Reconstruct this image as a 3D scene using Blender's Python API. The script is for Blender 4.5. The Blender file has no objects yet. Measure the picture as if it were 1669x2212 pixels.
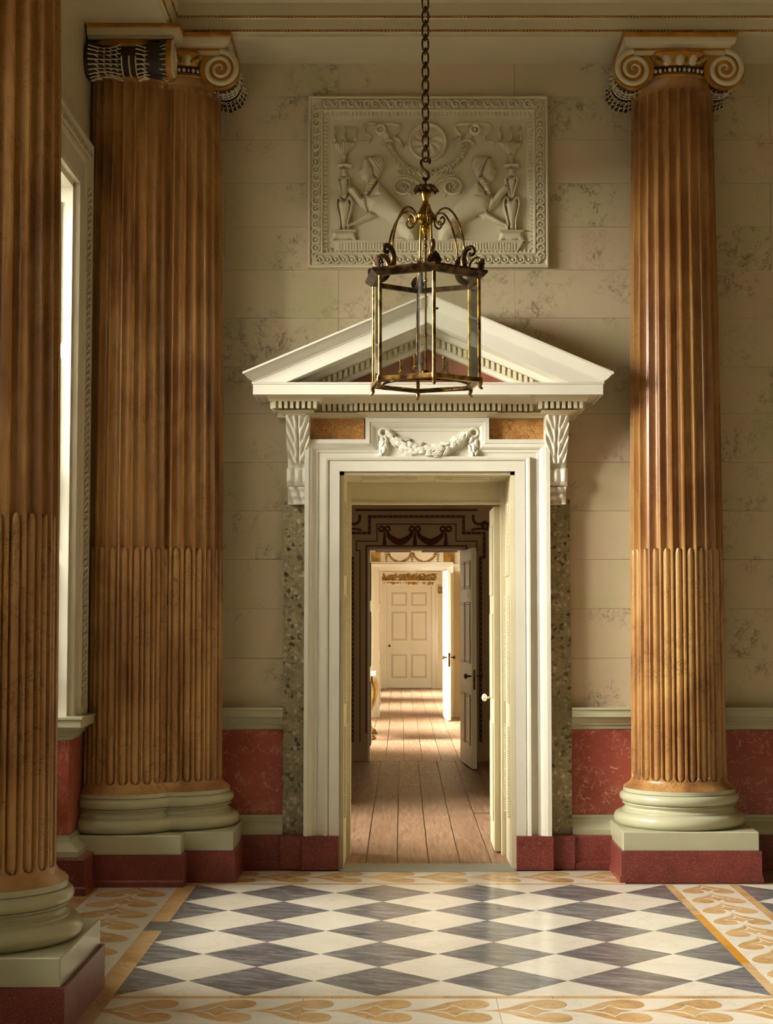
import bpy, bmesh, math, random
import numpy as np
from mathutils import Vector, Matrix
random.seed(7)
PI = math.pi
SC = bpy.context.scene
C = SC.collection

# ------------------------------------------------------------------ camera
F, PPX, PPY, HZ = 3500.0, 867.0, 1106.0, 1325.0      # focal length and principal point for a 1669 x 2212 frame
TH = math.atan((HZ - PPY) / F)
EYE = 1.6
cd = bpy.data.cameras.new('camera'); cam = bpy.data.objects.new('camera', cd); C.objects.link(cam)
cam.location = (0, 0, EYE); cam.rotation_euler = (PI / 2 + TH, 0, 0)
cd.sensor_fit = 'HORIZONTAL'; cd.sensor_width = 36; cd.lens = 36 * F / 1669
cd.shift_x = -(PPX - 834.5) / 1669; cd.clip_start = 0.05; cd.clip_end = 200
SC.camera = cam

# ------------------------------------------------------------------ world, daylight through the windows, exposure
w = bpy.data.worlds.new('world'); SC.world = w; w.use_nodes = True
w.node_tree.nodes['Background'].inputs[0].default_value = (1.0, 0.97, 0.92, 1)
w.node_tree.nodes['Background'].inputs[1].default_value = 1.0
SC.view_settings.view_transform = 'Standard'; SC.view_settings.look = 'None'
SC.view_settings.exposure = 0.0; SC.view_settings.gamma = 1.0; SC.view_settings.use_curve_mapping = False

def daylight(loc, aim, sx, sz, power, col=(1.0, 0.965, 0.90)):
    ld = bpy.data.lights.new('window_daylight', 'AREA'); ld.shape = 'RECTANGLE'; ld.size = sx; ld.size_y = sz
    ld.energy = power; ld.color = col
    o = bpy.data.objects.new('window_daylight', ld); C.objects.link(o); o.location = loc
    o.rotation_euler = (Vector(aim) - Vector(loc)).to_track_quat('-Z', 'Z').to_euler()
    return o
YA, YB = 7.22, 9.44                                    # window recess of the hall's left wall, in depth
BAY = 3.38                                             # spacing of the bays along that wall
HALL = 2750
for k in range(3):       # sky light falling steeply through each tall window
    yc = 8.33 - BAY * k
    daylight((-5.2, yc, 4.75), (-2.0, yc, 2.3), 3.0, 2.9, HALL)
for yc, p in ((12.3, 2300), (20.4, 6500), (23.2, 6500), (28.0, 7000), (32.2, 7000)):      # windows of the rooms beyond
    daylight((-4.0, yc, 3.6), (-2.0, yc, 1.6), 1.8, 1.8, p)

# ------------------------------------------------------------------ survey: picture scale at a given depth of the room
def S(py, Y):
    v = (PPY - py) / F
    return Y / (math.cos(TH) - v * math.sin(TH)) / F
def Z(py, Y):
    v = (PPY - py) / F
    return EYE + (math.sin(TH) + v * math.cos(TH)) * S(py, Y) * F
def X(px, py, Y):
    return (px - PPX) * S(py, Y)

# ------------------------------------------------------------------ materials
def lin(c):
    return tuple(((x / 255.0) / 12.92 if x / 255.0 <= 0.04045 else ((x / 255.0 + 0.055) / 1.055) ** 2.4) for x in c) + (1.0,)
class MT:
    def __init__(self, name, rough=0.5, metal=0.0, spec=0.5, coord='Object', rand=False):
        m = bpy.data.materials.new(name); m.use_nodes = True
        self.m, self.nt = m, m.node_tree; self.N = self.nt.nodes; self.L = self.nt.links
        self.b = self.N['Principled BSDF']
        self.b.inputs['Roughness'].default_value = rough; self.b.inputs['Metallic'].default_value = metal
        self.b.inputs['Specular IOR Level'].default_value = spec
        tc = self.N.new('ShaderNodeTexCoord'); self.v = tc.outputs[coord]
        if rand:
            oi = self.N.new('ShaderNodeObjectInfo'); self.rnd = oi.outputs['Random']
            mu = self.N.new('ShaderNodeMath'); mu.operation = 'MULTIPLY'; mu.inputs[1].default_value = 37.0
            self.L.new(self.rnd, mu.inputs[0])
            cb = self.N.new('ShaderNodeCombineXYZ')
            for i in range(3): self.L.new(mu.outputs[0], cb.inputs[i])
            ad = self.N.new('ShaderNodeVectorMath'); ad.operation = 'ADD'
            self.L.new(self.v, ad.inputs[0]); self.L.new(cb.outputs[0], ad.inputs[1]); self.v = ad.outputs[0]
    def scale(self, s, vec=None, rot=(0, 0, 0)):
        vec = vec or self.v
        if any(rot):
            mr = self.N.new('ShaderNodeMapping'); mr.inputs['Rotation'].default_value = rot; self.L.new(vec, mr.inputs['Vector']); vec = mr.outputs[0]
        mp = self.N.new('ShaderNodeMapping'); mp.inputs['Scale'].default_value = s
        self.L.new(vec, mp.inputs['Vector']); return mp.outputs[0]
    def noise(self, sc, det=4, rough=0.55, dist=0.0, vec=None):
        n = self.N.new('ShaderNodeTexNoise'); n.inputs['Scale'].default_value = sc; n.inputs['Detail'].default_value = det
        n.inputs['Roughness'].default_value = rough; n.inputs['Distortion'].default_value = dist
        self.L.new(vec or self.v, n.inputs['Vector']); return n.outputs['Fac']
    def voro(self, sc, feat='F1', vec=None, out='Distance', rnd=1.0):
        n = self.N.new('ShaderNodeTexVoronoi'); n.feature = feat; n.inputs['Scale'].default_value = sc
        n.inputs['Randomness'].default_value = rnd
        self.L.new(vec or self.v, n.inputs['Vector']); return n.outputs[out]
    def ramp(self, fac, stops):
        r = self.N.new('ShaderNodeValToRGB'); e = r.color_ramp.elements
        while len(e) < len(stops): e.new(0.5)
        for i, (p, c) in enumerate(stops):
            e[i].position = p; e[i].color = c if len(c) == 4 else tuple(c) + (1,)
        self.L.new(fac, r.inputs[0]); return r.outputs[0]
    def grey(self, fac, a, b):
        return self.ramp(fac, [(a, (0, 0, 0, 1)), (b, (1, 1, 1, 1))])
    def math(self, op, a, b=None):
        n = self.N.new('ShaderNodeMath'); n.operation = op
        for i, x in enumerate((a, b)):
            if x is None: continue
            if isinstance(x, (int, float)): n.inputs[i].default_value = x
            else: self.L.new(x, n.inputs[i])
        return n.outputs[0]
    def vein(self, sc, width, det=5, dist=0.8, vec=None, rough=0.6):
        n = self.noise(sc, det, rough, dist, vec)
        d = self.math('ABSOLUTE', self.math('SUBTRACT', n, 0.5))
        return self.ramp(d, [(0.0, (1, 1, 1, 1)), (width, (0, 0, 0, 1))])
    def mix(self, fac, a, b):
        n = self.N.new('ShaderNodeMix'); n.data_type = 'RGBA'
        for key, x in ((0, fac), (6, a), (7, b)):
            if isinstance(x, (int, float)): n.inputs[key].default_value = x
            elif isinstance(x, tuple): n.inputs[key].default_value = x
            else: self.L.new(x, n.inputs[key])
        return n.outputs[2]
    def out(self, col=None, bump=None, strength=0.2, dist=0.01, rough=None):
        if col is not None:
            if isinstance(col, tuple): self.b.inputs['Base Color'].default_value = col
            else: self.L.new(col, self.b.inputs['Base Color'])
        if rough is not None: self.L.new(rough, self.b.inputs['Roughness'])
        if bump is not None:
            bn = self.N.new('ShaderNodeBump'); bn.inputs['Strength'].default_value = strength; bn.inputs['Distance'].default_value = dist
            self.L.new(bump, bn.inputs['Height']); self.L.new(bn.outputs[0], self.b.inputs['Normal'])
        return self.m

MAT = {}
def paint(key, col, rough=0.45, spec=0.5, vary=0.06, sc=6.0, bump=0.05):
    t = MT(key, rough, spec=spec)
    c = lin(col); d = tuple(x * (1 - vary * 2.2) for x in c[:3]) + (1,)
    n = t.noise(sc, 5)
    MAT[key] = t.out(t.mix(t.grey(n, 0.35, 0.7), d, c), t.noise(sc * 8, 3), bump, 0.004)
    return MAT[key]
def mats():
    # scagliola wall blocks
    t = MT('wall_scagliola', 0.30, rand=True, spec=0.45)
    a = t.mix(t.grey(t.noise(2.2, 4), 0.35, 0.66), lin((199, 185, 150)), lin((201, 180, 152)))
    a = t.mix(t.grey(t.noise(1.6, 3, vec=t.scale((1.3, 1, 1.7))), 0.5, 0.75), a, lin((187, 180, 136)))
    sv = t.scale((1.0, 1.0, 2.2), rot=(0, 0.95, 0)); sw_ = t.scale((1.0, 1.0, 2.0), rot=(0, -0.9, 0))
    mask = t.grey(t.noise(2.6, 3), 0.48, 0.62)
    v1 = t.vein(2.6, 0.015, 7, 0.9, vec=sv, rough=0.72)
    v2 = t.vein(6.0, 0.020, 6, 0.8, vec=sw_, rough=0.7)
    fl = t.grey(t.noise(14, 3), 0.42, 0.56)
    vv = t.math('MULTIPLY', t.math('MAXIMUM', v1, t.math('MULTIPLY', v2, 0.85)), t.math('MULTIPLY', mask, fl))
    a = t.mix(t.math('MULTIPLY', vv, 0.95), a, lin((78, 62, 36)))
    MAT['wall'] = t.out(a, t.noise(5, 2), 0.04, 0.01)
    # sienna marble of the columns
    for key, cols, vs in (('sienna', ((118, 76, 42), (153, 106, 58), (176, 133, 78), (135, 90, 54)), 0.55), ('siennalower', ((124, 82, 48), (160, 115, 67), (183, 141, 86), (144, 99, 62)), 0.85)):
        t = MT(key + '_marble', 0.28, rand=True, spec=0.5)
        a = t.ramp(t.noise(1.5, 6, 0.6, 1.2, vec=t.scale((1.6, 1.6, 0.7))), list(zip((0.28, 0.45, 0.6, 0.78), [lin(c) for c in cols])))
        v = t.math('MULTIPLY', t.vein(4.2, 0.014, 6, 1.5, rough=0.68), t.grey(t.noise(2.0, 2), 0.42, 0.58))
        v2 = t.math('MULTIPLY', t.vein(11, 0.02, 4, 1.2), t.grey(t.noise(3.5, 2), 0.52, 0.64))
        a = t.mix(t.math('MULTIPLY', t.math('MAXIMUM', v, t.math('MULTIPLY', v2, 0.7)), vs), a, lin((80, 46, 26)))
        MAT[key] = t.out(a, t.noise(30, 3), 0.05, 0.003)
    # red scagliola dado with pale shelly flecks
    t = MT('red_scagliola', 0.28, spec=0.4)
    a = t.mix(t.grey(t.noise(3, 4), 0.35, 0.7), lin((150, 70, 58)), lin((172, 90, 74)))
    e = t.voro(24, 'DISTANCE_TO_EDGE', vec=t.scale((1, 1, 1)))
    fl = t.math('MULTIPLY', t.ramp(e, [(0.0, (1, 1, 1, 1)), (0.05, (0, 0, 0, 1))]), t.grey(t.noise(22, 3), 0.55, 0.60))
    v = t.math('MULTIPLY', t.vein(16, 0.02, 3, 2.0), t.grey(t.noise(10, 2), 0.52, 0.59))
    a = t.mix(t.math('MULTIPLY', t.math('MAXIMUM', fl, v), 0.9), a, lin((222, 178, 142)))
    MAT['red'] = t.out(a)
    # darker red granular skirting
    t = MT('red_porphyry', 0.38, spec=0.4)
    a = t.mix(t.grey(t.noise(5, 4), 0.35, 0.7), lin((104, 44, 40)), lin((128, 58, 50)))
    sp = t.grey(t.noise(170, 2), 0.58, 0.66)
    a = t.mix(t.math('MULTIPLY', sp, 0.55), a, lin((186, 128, 112)))
    MAT['porphyry'] = t.out(a, t.noise(20, 3), 0.15, 0.005)
    paint('sage', (182, 178, 147), 0.22, vary=0.03)
    paint('white', (226, 220, 202), 0.35, vary=0.02, bump=0.04)
    paint('ivory', (214, 202, 168), 0.38, vary=0.02)
    paint('plaster', (212, 201, 168), 0.6, vary=0.03)
    paint('cream', (198, 184, 146), 0.5, vary=0.03)
    paint('shutter', (222, 214, 192), 0.45, vary=0.02)
    paint('windowpaint', (196, 184, 156), 0.45, vary=0.03)
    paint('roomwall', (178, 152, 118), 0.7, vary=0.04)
    paint('roompale', (224, 214, 188), 0.6, vary=0.02)
    paint('doorcream', (222, 214, 192), 0.38, vary=0.02)
    paint('maroon', (84, 34, 22), 0.6, vary=0.1)
    paint('brownline', (120, 88, 50), 0.5, vary=0.05)
    paint('softline', (176, 152, 108), 0.5, vary=0.05)
    paint('ceiling', (206, 194, 160), 0.7, vary=0.02)
    paint('capwhite', (204, 190, 156), 0.4, vary=0.03)
    paint('capdark', (46, 30, 22), 0.6, vary=0.1)
    paint('stonegrey', (150, 148, 138), 0.45, vary=0.06)
    # ochre gilding of the capitals
    t = MT('ochre_gilding', 0.34, metal=0.35)
    MAT['ochre'] = t.out(t.mix(t.grey(t.noise(12, 4), 0.35, 0.7), lin((146, 98, 30)), lin((190, 136, 52))))
    t = MT('gilding', 0.34, metal=0.5)
    MAT['gilt'] = t.out(t.mix(t.grey(t.noise(14, 4), 0.35, 0.7), lin((122, 92, 40)), lin((186, 148, 76))), t.noise(60, 3), 0.2, 0.004)
    # brass
    t = MT('aged_brass', 0.28, metal=1.0)
    MAT['brass'] = t.out(t.mix(t.grey(t.noise(20, 4), 0.4, 0.68), lin((86, 60, 34)), lin((196, 156, 84))))
    t = MT('dark_bronze', 0.36, metal=0.9)
    MAT['bronze'] = t.out(t.mix(t.grey(t.noise(24, 4), 0.4, 0.7), lin((46, 32, 24)), lin((126, 94, 56))))
    t = MT('bright_brass', 0.2, metal=1.0)
    MAT['goldbowl'] = t.out(t.mix(t.grey(t.noise(10, 4), 0.4, 0.7), lin((150, 108, 34)), lin((206, 162, 60))))
    # floor marbles
    t = MT('grey_marble', 0.20, rand=True)
    st = t.scale((2.0, 9.0, 1), rot=(0, 0, 0.35))
    a = t.ramp(t.noise(2.6, 7, 0.65, 0.6, vec=st), [(0.3, lin((70, 69, 70))), (0.5, lin((114, 112, 111))), (0.72, lin((158, 154, 149)))])
    v = t.vein(2.0, 0.02, 6, 0.5, vec=st)
    a = t.mix(t.math('MULTIPLY', v, 0.5), a, lin((52, 50, 54)))
    a = t.mix(t.math('MULTIPLY', t.rnd, 0.25), a, lin((96, 92, 94)))
    MAT['greymarble'] = t.out(a)
    t = MT('white_marble', 0.20, rand=True)
    a = t.mix(t.grey(t.noise(2.2, 5, 0.6, 0.5), 0.35, 0.75), lin((212, 202, 182)), lin((226, 218, 202)))
    v = t.math('MULTIPLY', t.vein(2.4, 0.02, 6, 0.7), 0.22)
    a = t.mix(v, a, lin((168, 158, 140)))
    MAT['whitemarble'] = t.out(a)
    t = MT('ochre_marble', 0.24, rand=True)
    a = t.ramp(t.noise(3.0, 6, 0.6, 0.8), [(0.3, lin((168, 130, 84))), (0.5, lin((194, 158, 108))), (0.75, lin((206, 176, 132)))])
    v = t.math('MULTIPLY', t.vein(6, 0.012, 5, 0.8), 0.6)
    a = t.mix(v, a, lin((120, 78, 40)))
    MAT['ochremarble'] = t.out(a)
    t = MT('amber_marble', 0.18, rand=True)
    MAT['amber'] = t.out(t.mix(t.grey(t.noise(3, 4), 0.3, 0.7), lin((190, 126, 34)), lin((212, 152, 58))))
    t = MT('floor_bed', 0.5)
    MAT['bed'] = t.out(t.mix(t.grey(t.noise(3, 4), 0.3, 0.7), lin((96, 80, 58)), lin((140, 120, 90))))
    # green-grey shell breccia strips beside the door
    t = MT('breccia', 0.35)
    vd = t.scale((1, 1, 1))
    cc = t.voro(46, 'F1', vec=vd, out='Color')
    sep = t.N.new('ShaderNodeSeparateColor'); t.L.new(cc, sep.inputs[0])
    a = t.ramp(sep.outputs[0], [(0.03, lin((78, 70, 48))), (0.12, lin((140, 126, 92))), (0.5, lin((172, 157, 120))), (0.8, lin((152, 140, 104))), (0.95, lin((196, 184, 152)))])
    e = t.ramp(t.voro(46, 'DISTANCE_TO_EDGE', vec=vd), [(0.0, (1, 1, 1, 1)), (0.10, (0, 0, 0, 1))])
    a = t.mix(t.math('MULTIPLY', e, 0.45), a, lin((100, 88, 58)))
    a = t.mix(t.grey(t.noise(4, 3), 0.4, 0.7), a, t.mix(0.5, a, lin((96, 92, 60))))
    MAT['breccia'] = t.out(a, t.voro(46, 'F1', vec=vd), 0.2, 0.003)
    # crackled ochre panel
    t = MT('crackle_ochre', 0.35)
    a = t.mix(t.grey(t.noise(10, 4), 0.35, 0.7), lin((176, 120, 66)), lin((214, 162, 96)))
    e = t.ramp(t.voro(34, 'DISTANCE_TO_EDGE', vec=t.scale((1, 1, 1))), [(0.0, (1, 1, 1, 1)), (0.05, (0, 0, 0, 1))])
    a = t.mix(t.math('MULTIPLY', e, 0.7), a, lin((84, 48, 22)))
    MAT['crackle'] = t.out(a)
    t = MT('tympanum_red', 0.5)
    a = t.mix(t.grey(t.noise(7, 4), 0.35, 0.7), lin((122, 66, 46)), lin((150, 86, 62)))
    v = t.math('MULTIPLY', t.vein(12, 0.02, 4, 1.5), t.grey(t.noise(8, 2), 0.5, 0.6))
    MAT['tympanum'] = t.out(t.mix(t.math('MULTIPLY', v, 0.5), a, lin((176, 120, 86))))
    # oak boards
    t = MT('oak_board', 0.42, rand=True, spec=0.35)
    g = t.noise(3.0, 7, 0.6, 0.6, vec=t.scale((14, 0.9, 1)))
    a = t.ramp(g, [(0.3, lin((116, 86, 64))), (0.55, lin((156, 122, 96))), (0.8, lin((182, 150, 122)))])
    a = t.mix(t.math('MULTIPLY', t.rnd, 0.35), a, lin((112, 84, 62)))
    MAT['oak'] = t.out(a, g, 0.12, 0.003)
    # glass
    m = bpy.data.materials.new('clear_glass'); m.use_nodes = True; nt = m.node_tree; nt.nodes.clear()
    o = nt.nodes.new('ShaderNodeOutputMaterial'); tr = nt.nodes.new('ShaderNodeBsdfTransparent'); gl = nt.nodes.new('ShaderNodeBsdfGlossy')
    tr.inputs[0].default_value = (0.96, 0.965, 0.95, 1); gl.inputs['Roughness'].default_value = 0.03
    lw = nt.nodes.new('ShaderNodeFresnel'); lw.inputs[0].default_value = 1.45; mx = nt.nodes.new('ShaderNodeMixShader')
    nt.links.new(lw.outputs[0], mx.inputs[0]); nt.links.new(tr.outputs[0], mx.inputs[1]); nt.links.new(gl.outputs[0], mx.inputs[2]); nt.links.new(mx.outputs[0], o.inputs[0])
    MAT['glass'] = m
    t = MT('porcelain', 0.15); MAT['porcelain'] = t.out(lin((236, 228, 206)))
mats()

# ------------------------------------------------------------------ mesh helpers
def mesh(name, V, Fc, smooth=30):
    me = bpy.data.meshes.new(name); me.from_pydata([tuple(v) for v in V], [], [tuple(f) for f in Fc]); me.validate()
    bm = bmesh.new(); bm.from_mesh(me); bmesh.ops.recalc_face_normals(bm, faces=bm.faces); bm.to_mesh(me); bm.free()
    if smooth:
        me.shade_smooth(); me.set_sharp_from_angle(angle=math.radians(smooth))
    return me
def ob(name, me, mat=None, parent=None, loc=None, rotz=None):
    o = bpy.data.objects.new(name, me); C.objects.link(o)
    if mat and not me.materials: me.materials.append(MAT[mat])
    if parent is not None:
        o.parent = parent
        if parent.get('_world'): o.matrix_parent_inverse = parent.matrix_basis.inverted()
    if loc is not None: o.location = loc
    if rotz is not None: o.rotation_euler = (0, 0, rotz)
    return o
def thing(name, label, cat, loc=(0, 0, 0), group=None, world=True):
    o = bpy.data.objects.new(name, None); C.objects.link(o); o.location = loc; o.empty_display_size = 0.1
    o['label'] = label; o['category'] = cat
    if group: o['group'] = group
    if world: o['_world'] = 1          # its parts are modelled in room coordinates
    return o
class MB:
    def __init__(self): self.V = []; self.F = []
    def add(self, V, Fc):
        n = len(self.V); self.V += [tuple(v) for v in V]; self.F += [tuple(i + n for i in f) for f in Fc]; return self
    def box(self, x0, x1, y0, y1, z0, z1, c=0.0):
        if c <= 0:
            V = [(x, y, z) for z in (z0, z1) for y in (y0, y1) for x in (x0, x1)]
            return self.add(V, [(0, 2, 3, 1), (4, 5, 7, 6), (0, 1, 5, 4), (2, 6, 7, 3), (0, 4, 6, 2), (1, 3, 7, 5)])
        bm = bmesh.new(); bmesh.ops.create_cube(bm, size=1)
        for v in bm.verts: v.co = Vector(((x0 + x1) / 2 + v.co.x * (x1 - x0), (y0 + y1) / 2 + v.co.y * (y1 - y0), (z0 + z1) / 2 + v.co.z * (z1 - z0)))
        bmesh.ops.bevel(bm, geom=list(bm.edges), offset=c, segments=1, affect='EDGES')
        bm.verts.index_update(); V = [tuple(v.co) for v in bm.verts]; Fc = [[v.index for v in f.verts] for f in bm.faces]; bm.free()
        return self.add(V, Fc)
    def prism(self, P, y0, y1, fn=None):      # polygon in (x,z) extruded over y
        fn = fn or (lambda u, w_, d: (u, d, w_))
        n = len(P); V = [fn(u, w_, y0) for u, w_ in P] + [fn(u, w_, y1) for u, w_ in P]
        return self.add(V, [tuple(range(n)), tuple(range(2 * n - 1, n - 1, -1))] + [(i, (i + 1) % n, n + (i + 1) % n, n + i) for i in range(n)])
    def sweep(self, path, prof, fn, side=1, closed=False, caps=True):
        # path (u,v); prof (out,d): out along the mitred normal, d passed through; fn(u,v,d)->xyz
        n = len(path); nor = []
        for i in range(n if closed else n - 1):
            a, b = path[i], path[(i + 1) % n]; dx, dy = b[0] - a[0], b[1] - a[1]; l = math.hypot(dx, dy)
            nor.append((-dy / l * side, dx / l * side))
        V = []
        for i in range(n):
            if closed: n1, n2 = nor[i - 1], nor[i]
            else: n1, n2 = nor[max(i - 1, 0)], nor[min(i, n - 2)]
            k = 1 + n1[0] * n2[0] + n1[1] * n2[1]; k = max(k, 0.2)
            m = ((n1[0] + n2[0]) / k, (n1[1] + n2[1]) / k)
            for o_, d in prof: V.append(fn(path[i][0] + m[0] * o_, path[i][1] + m[1] * o_, d))
        q = len(prof); Fc = []
        for i in range(n if closed else n - 1):
            j = (i + 1) % n
            for k in range(q - 1): Fc.append((i * q + k, i * q + k + 1, j * q + k + 1, j * q + k))
        if caps and not closed: Fc += [tuple(range(q)), tuple(range((n - 1) * q, n * q))]
        return self.add(V, Fc)
    def lathe(self, prof, seg=48, c=(0, 0, 0), fn=None, clampy=None):      # prof (r,z)
        V = []; q = len(prof)
        for i in range(seg):
            a = 2 * PI * i / seg
            for r, z in prof:
                p = (r * math.cos(a), r * math.sin(a), z)
                if fn: p = fn(*p)
                y = p[1] + c[1]
                if clampy is not None: y = min(y, clampy)
                V.append((p[0] + c[0], y, p[2] + c[2]))
        Fc = [(i * q + k, ((i + 1) % seg) * q + k, ((i + 1) % seg) * q + k + 1, i * q + k + 1) for i in range(seg) for k in range(q - 1)]
        return self.add(V, Fc)
    def tube(self, P, r, seg=8, closed=False):
        P = [Vector(p) for p in P]; n = len(P); V = []; up = None
        for i in range(n):
            if closed: t = (P[(i + 1) % n] - P[i - 1]).normalized()
            else: t = (P[min(i + 1, n - 1)] - P[max(i - 1, 0)]).normalized()
            if up is None:
                up = Vector((0, 0, 1)) if abs(t.z) < 0.9 else Vector((0, 1, 0))
            s = t.cross(up).normalized(); up = s.cross(t).normalized()
            ri = r[i] if isinstance(r, (list, tuple)) else r
            for k in range(seg):
                a = 2 * PI * k / seg; V.append(P[i] + (s * math.cos(a) + up * math.sin(a)) * ri)
        Fc = [(i * seg + k, i * seg + (k + 1) % seg, ((i + 1) % n) * seg + (k + 1) % seg, ((i + 1) % n) * seg + k) for i in range(n if closed else n - 1) for k in range(seg)]
        if not closed: Fc += [tuple(range(seg)), tuple(range((n - 1) * seg, n * seg))]
        return self.add(V, Fc)
    def ball(self, c, rx, ry=None, rz=None, seg=14, rings=8):
        ry = ry or rx; rz = rz or rx
        prof = [(math.sin(PI * k / rings), -math.cos(PI * k / rings)) for k in range(rings + 1)]
        prof = [(max(r, 0.02), z) for r, z in prof]
        return self.lathe(prof, seg, c, fn=lambda x, y, z: (x * rx, y * ry, z * rz))
    def me(self, name, smooth=30): return mesh(name, self.V, self.F, smooth)
    def build(self, name, mat, parent=None, smooth=30): return ob(name, self.me(name, smooth), mat, parent)
def box(name, mat, parent, x0, x1, y0, y1, z0, z1, c=0.0):
    return MB().box(x0, x1, y0, y1, z0, z1, c).build(name, mat, parent)
def struct(o, label=None, cat=None):
    o['kind'] = 'structure'
    if label: o['label'] = label
    if cat: o['category'] = cat
    return o
plan = lambda u, v, d: (u, v, d)          # path in plan, d = height
elev = lambda u, v, d: (u, d, v)          # path in elevation (x,z), d = depth y

# relief heightfields: shapes in (u,w) metres, height h towards the viewer
def sdist(U, W, P):
    D = np.full(U.shape, 1e9); T = np.zeros(U.shape); n = len(P) - 1
    L = [math.hypot(P[i + 1][0] - P[i][0], P[i + 1][1] - P[i][1]) for i in range(n)]; tot = sum(L) or 1; acc = 0
    for i in range(n):
        ax, az = P[i]; bx, bz = P[i + 1]; l2 = max(L[i] ** 2, 1e-12)
        t = np.clip(((U - ax) * (bx - ax) + (W - az) * (bz - az)) / l2, 0, 1)
        d = np.hypot(U - ax - t * (bx - ax), W - az - t * (bz - az)); m = d < D
        D = np.where(m, d, D); T = np.where(m, (acc + t * L[i]) / tot, T); acc += L[i]
    return D, T
def stroke(U, W, P, r, h):
    D, T = sdist(U, W, P); R = r(T) if callable(r) else r
    return (h(T) if callable(h) else h) * np.sqrt(np.clip(1 - (D / R) ** 2, 0, 1))
def inside(U, W, P):
    ins = np.zeros(U.shape, bool); n = len(P)
    for i in range(n):
        x0, z0 = P[i]; x1, z1 = P[(i + 1) % n]
        if z0 == z1: continue
        c = ((z0 > W) != (z1 > W)) & (U < (x1 - x0) * (W - z0) / (z1 - z0) + x0); ins ^= c
    return ins
def pillow(U, W, P, h, e):
    D, _ = sdist(U, W, list(P) + [P[0]]); k = np.clip(D / e, 0, 1)
    return np.where(inside(U, W, P), h * np.sqrt(np.clip(1 - (1 - k) ** 2, 0, 1)), 0)
def dome(U, W, cx, cz, a, b, rot, h):
    c, s = math.cos(rot), math.sin(rot); u = (U - cx) * c + (W - cz) * s; v = -(U - cx) * s + (W - cz) * c
    return h * np.sqrt(np.clip(1 - (u / a) ** 2 - (v / b) ** 2, 0, 1))
def relief(name, mat, parent, u0, u1, w0, w1, res, hf, Y, full=False):
    gain = 1.45 if mat == 'plaster' else 1.0
    nu, nw = max(int((u1 - u0) / res), 3), max(int((w1 - w0) / res), 3)
    U, W = np.meshgrid(np.linspace(u0, u1, nu), np.linspace(w0, w1, nw))
    H = hf(U, W) * gain; on = (H > 1e-4) | full
    cell = on[:-1, :-1] | on[1:, :-1] | on[:-1, 1:] | on[1:, 1:]
    idx = -np.ones(U.shape, int); use = np.zeros(U.shape, bool)
    use[:-1, :-1] |= cell; use[1:, :-1] |= cell; use[:-1, 1:] |= cell; use[1:, 1:] |= cell
    idx[use] = np.arange(use.sum())
    V = np.stack([U[use], np.where(on[use], Y - H[use], Y + 0.002), W[use]], 1)
    j, i = np.nonzero(cell)
    Fc = np.stack([idx[j, i], idx[j, i + 1], idx[j + 1, i + 1], idx[j + 1, i]], 1)
    me = bpy.data.meshes.new(name); me.from_pydata(V.tolist(), [], Fc.tolist()); me.shade_smooth(); me.set_sharp_from_angle(angle=math.radians(70))
    return ob(name, me, mat, parent)
def bez(P, n=24):          # Catmull-Rom through P
    P = [tuple(map(float, p)) for p in P]; Q = [P[0]] + P + [P[-1]]; out = []
    for i in range(len(P) - 1):
        a, b, c, d = Q[i], Q[i + 1], Q[i + 2], Q[i + 3]; m = max(2, n // (len(P) - 1))
        for k in range(m):
            t = k / m
            out.append(tuple(0.5 * (2 * b[j] + (c[j] - a[j]) * t + (2 * a[j] - 5 * b[j] + 4 * c[j] - d[j]) * t * t + (3 * b[j] - a[j] - 3 * c[j] + d[j]) * t ** 3) for j in range(len(b))))
    return out + [P[-1]]
def spiral(cx, cz, r0, r1, a0, turns, n=60):
    return [(cx + (r0 + (r1 - r0) * k / n) * math.cos(a0 + turns * 2 * PI * k / n), cz + (r0 + (r1 - r0) * k / n) * math.sin(a0 + turns * 2 * PI * k / n)) for k in range(n + 1)]

# ================================================================== the hall: main levels
YW, XL, XC = 10.40, -1.93, 0.163          # door wall plane, window wall plane, axis of the door
ROWY, ROWX = 10.18, -1.70                 # column rows before the two walls
XR, YBK, ZC = 8.6, -4.6, 7.0              # far side wall, wall behind the viewer, ceiling
SOF = 5.19                                # underside of the entablature

# ------------------------------------------------------------------ floor
floor = struct(box('floor', 'bed', None, XL - 0.7, XR, YBK, 10.46, -0.2, -0.004), 'inlaid marble floor of the hall with grey and white diamonds', 'floor')
FX0, FX1, FY0, FY1 = -1.209, 1.553, 6.905, 9.694
HX, HY = (FX1 - FX0) / 10, (FY1 - FY0) / 10
def clip(P, x0, x1, y0, y1):
    def cut(P, f, g):
        o = []
        for i in range(len(P)):
            a, b = P[i - 1], P[i]; fa, fb = f(a), f(b)
            if (fa >= 0) != (fb >= 0):
                t = fa / (fa - fb); o.append((a[0] + (b[0] - a[0]) * t, a[1] + (b[1] - a[1]) * t))
            if fb >= 0: o.append(b)
        return o
    for f in (lambda p: p[0] - x0, lambda p: x1 - p[0], lambda p: p[1] - y0, lambda p: y1 - p[1]):
        P = cut(P, f, None)
        if len(P) < 3: return []
    return P
flat = lambda u, v, d: (u, v, d)
tile_cache = {}
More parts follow.
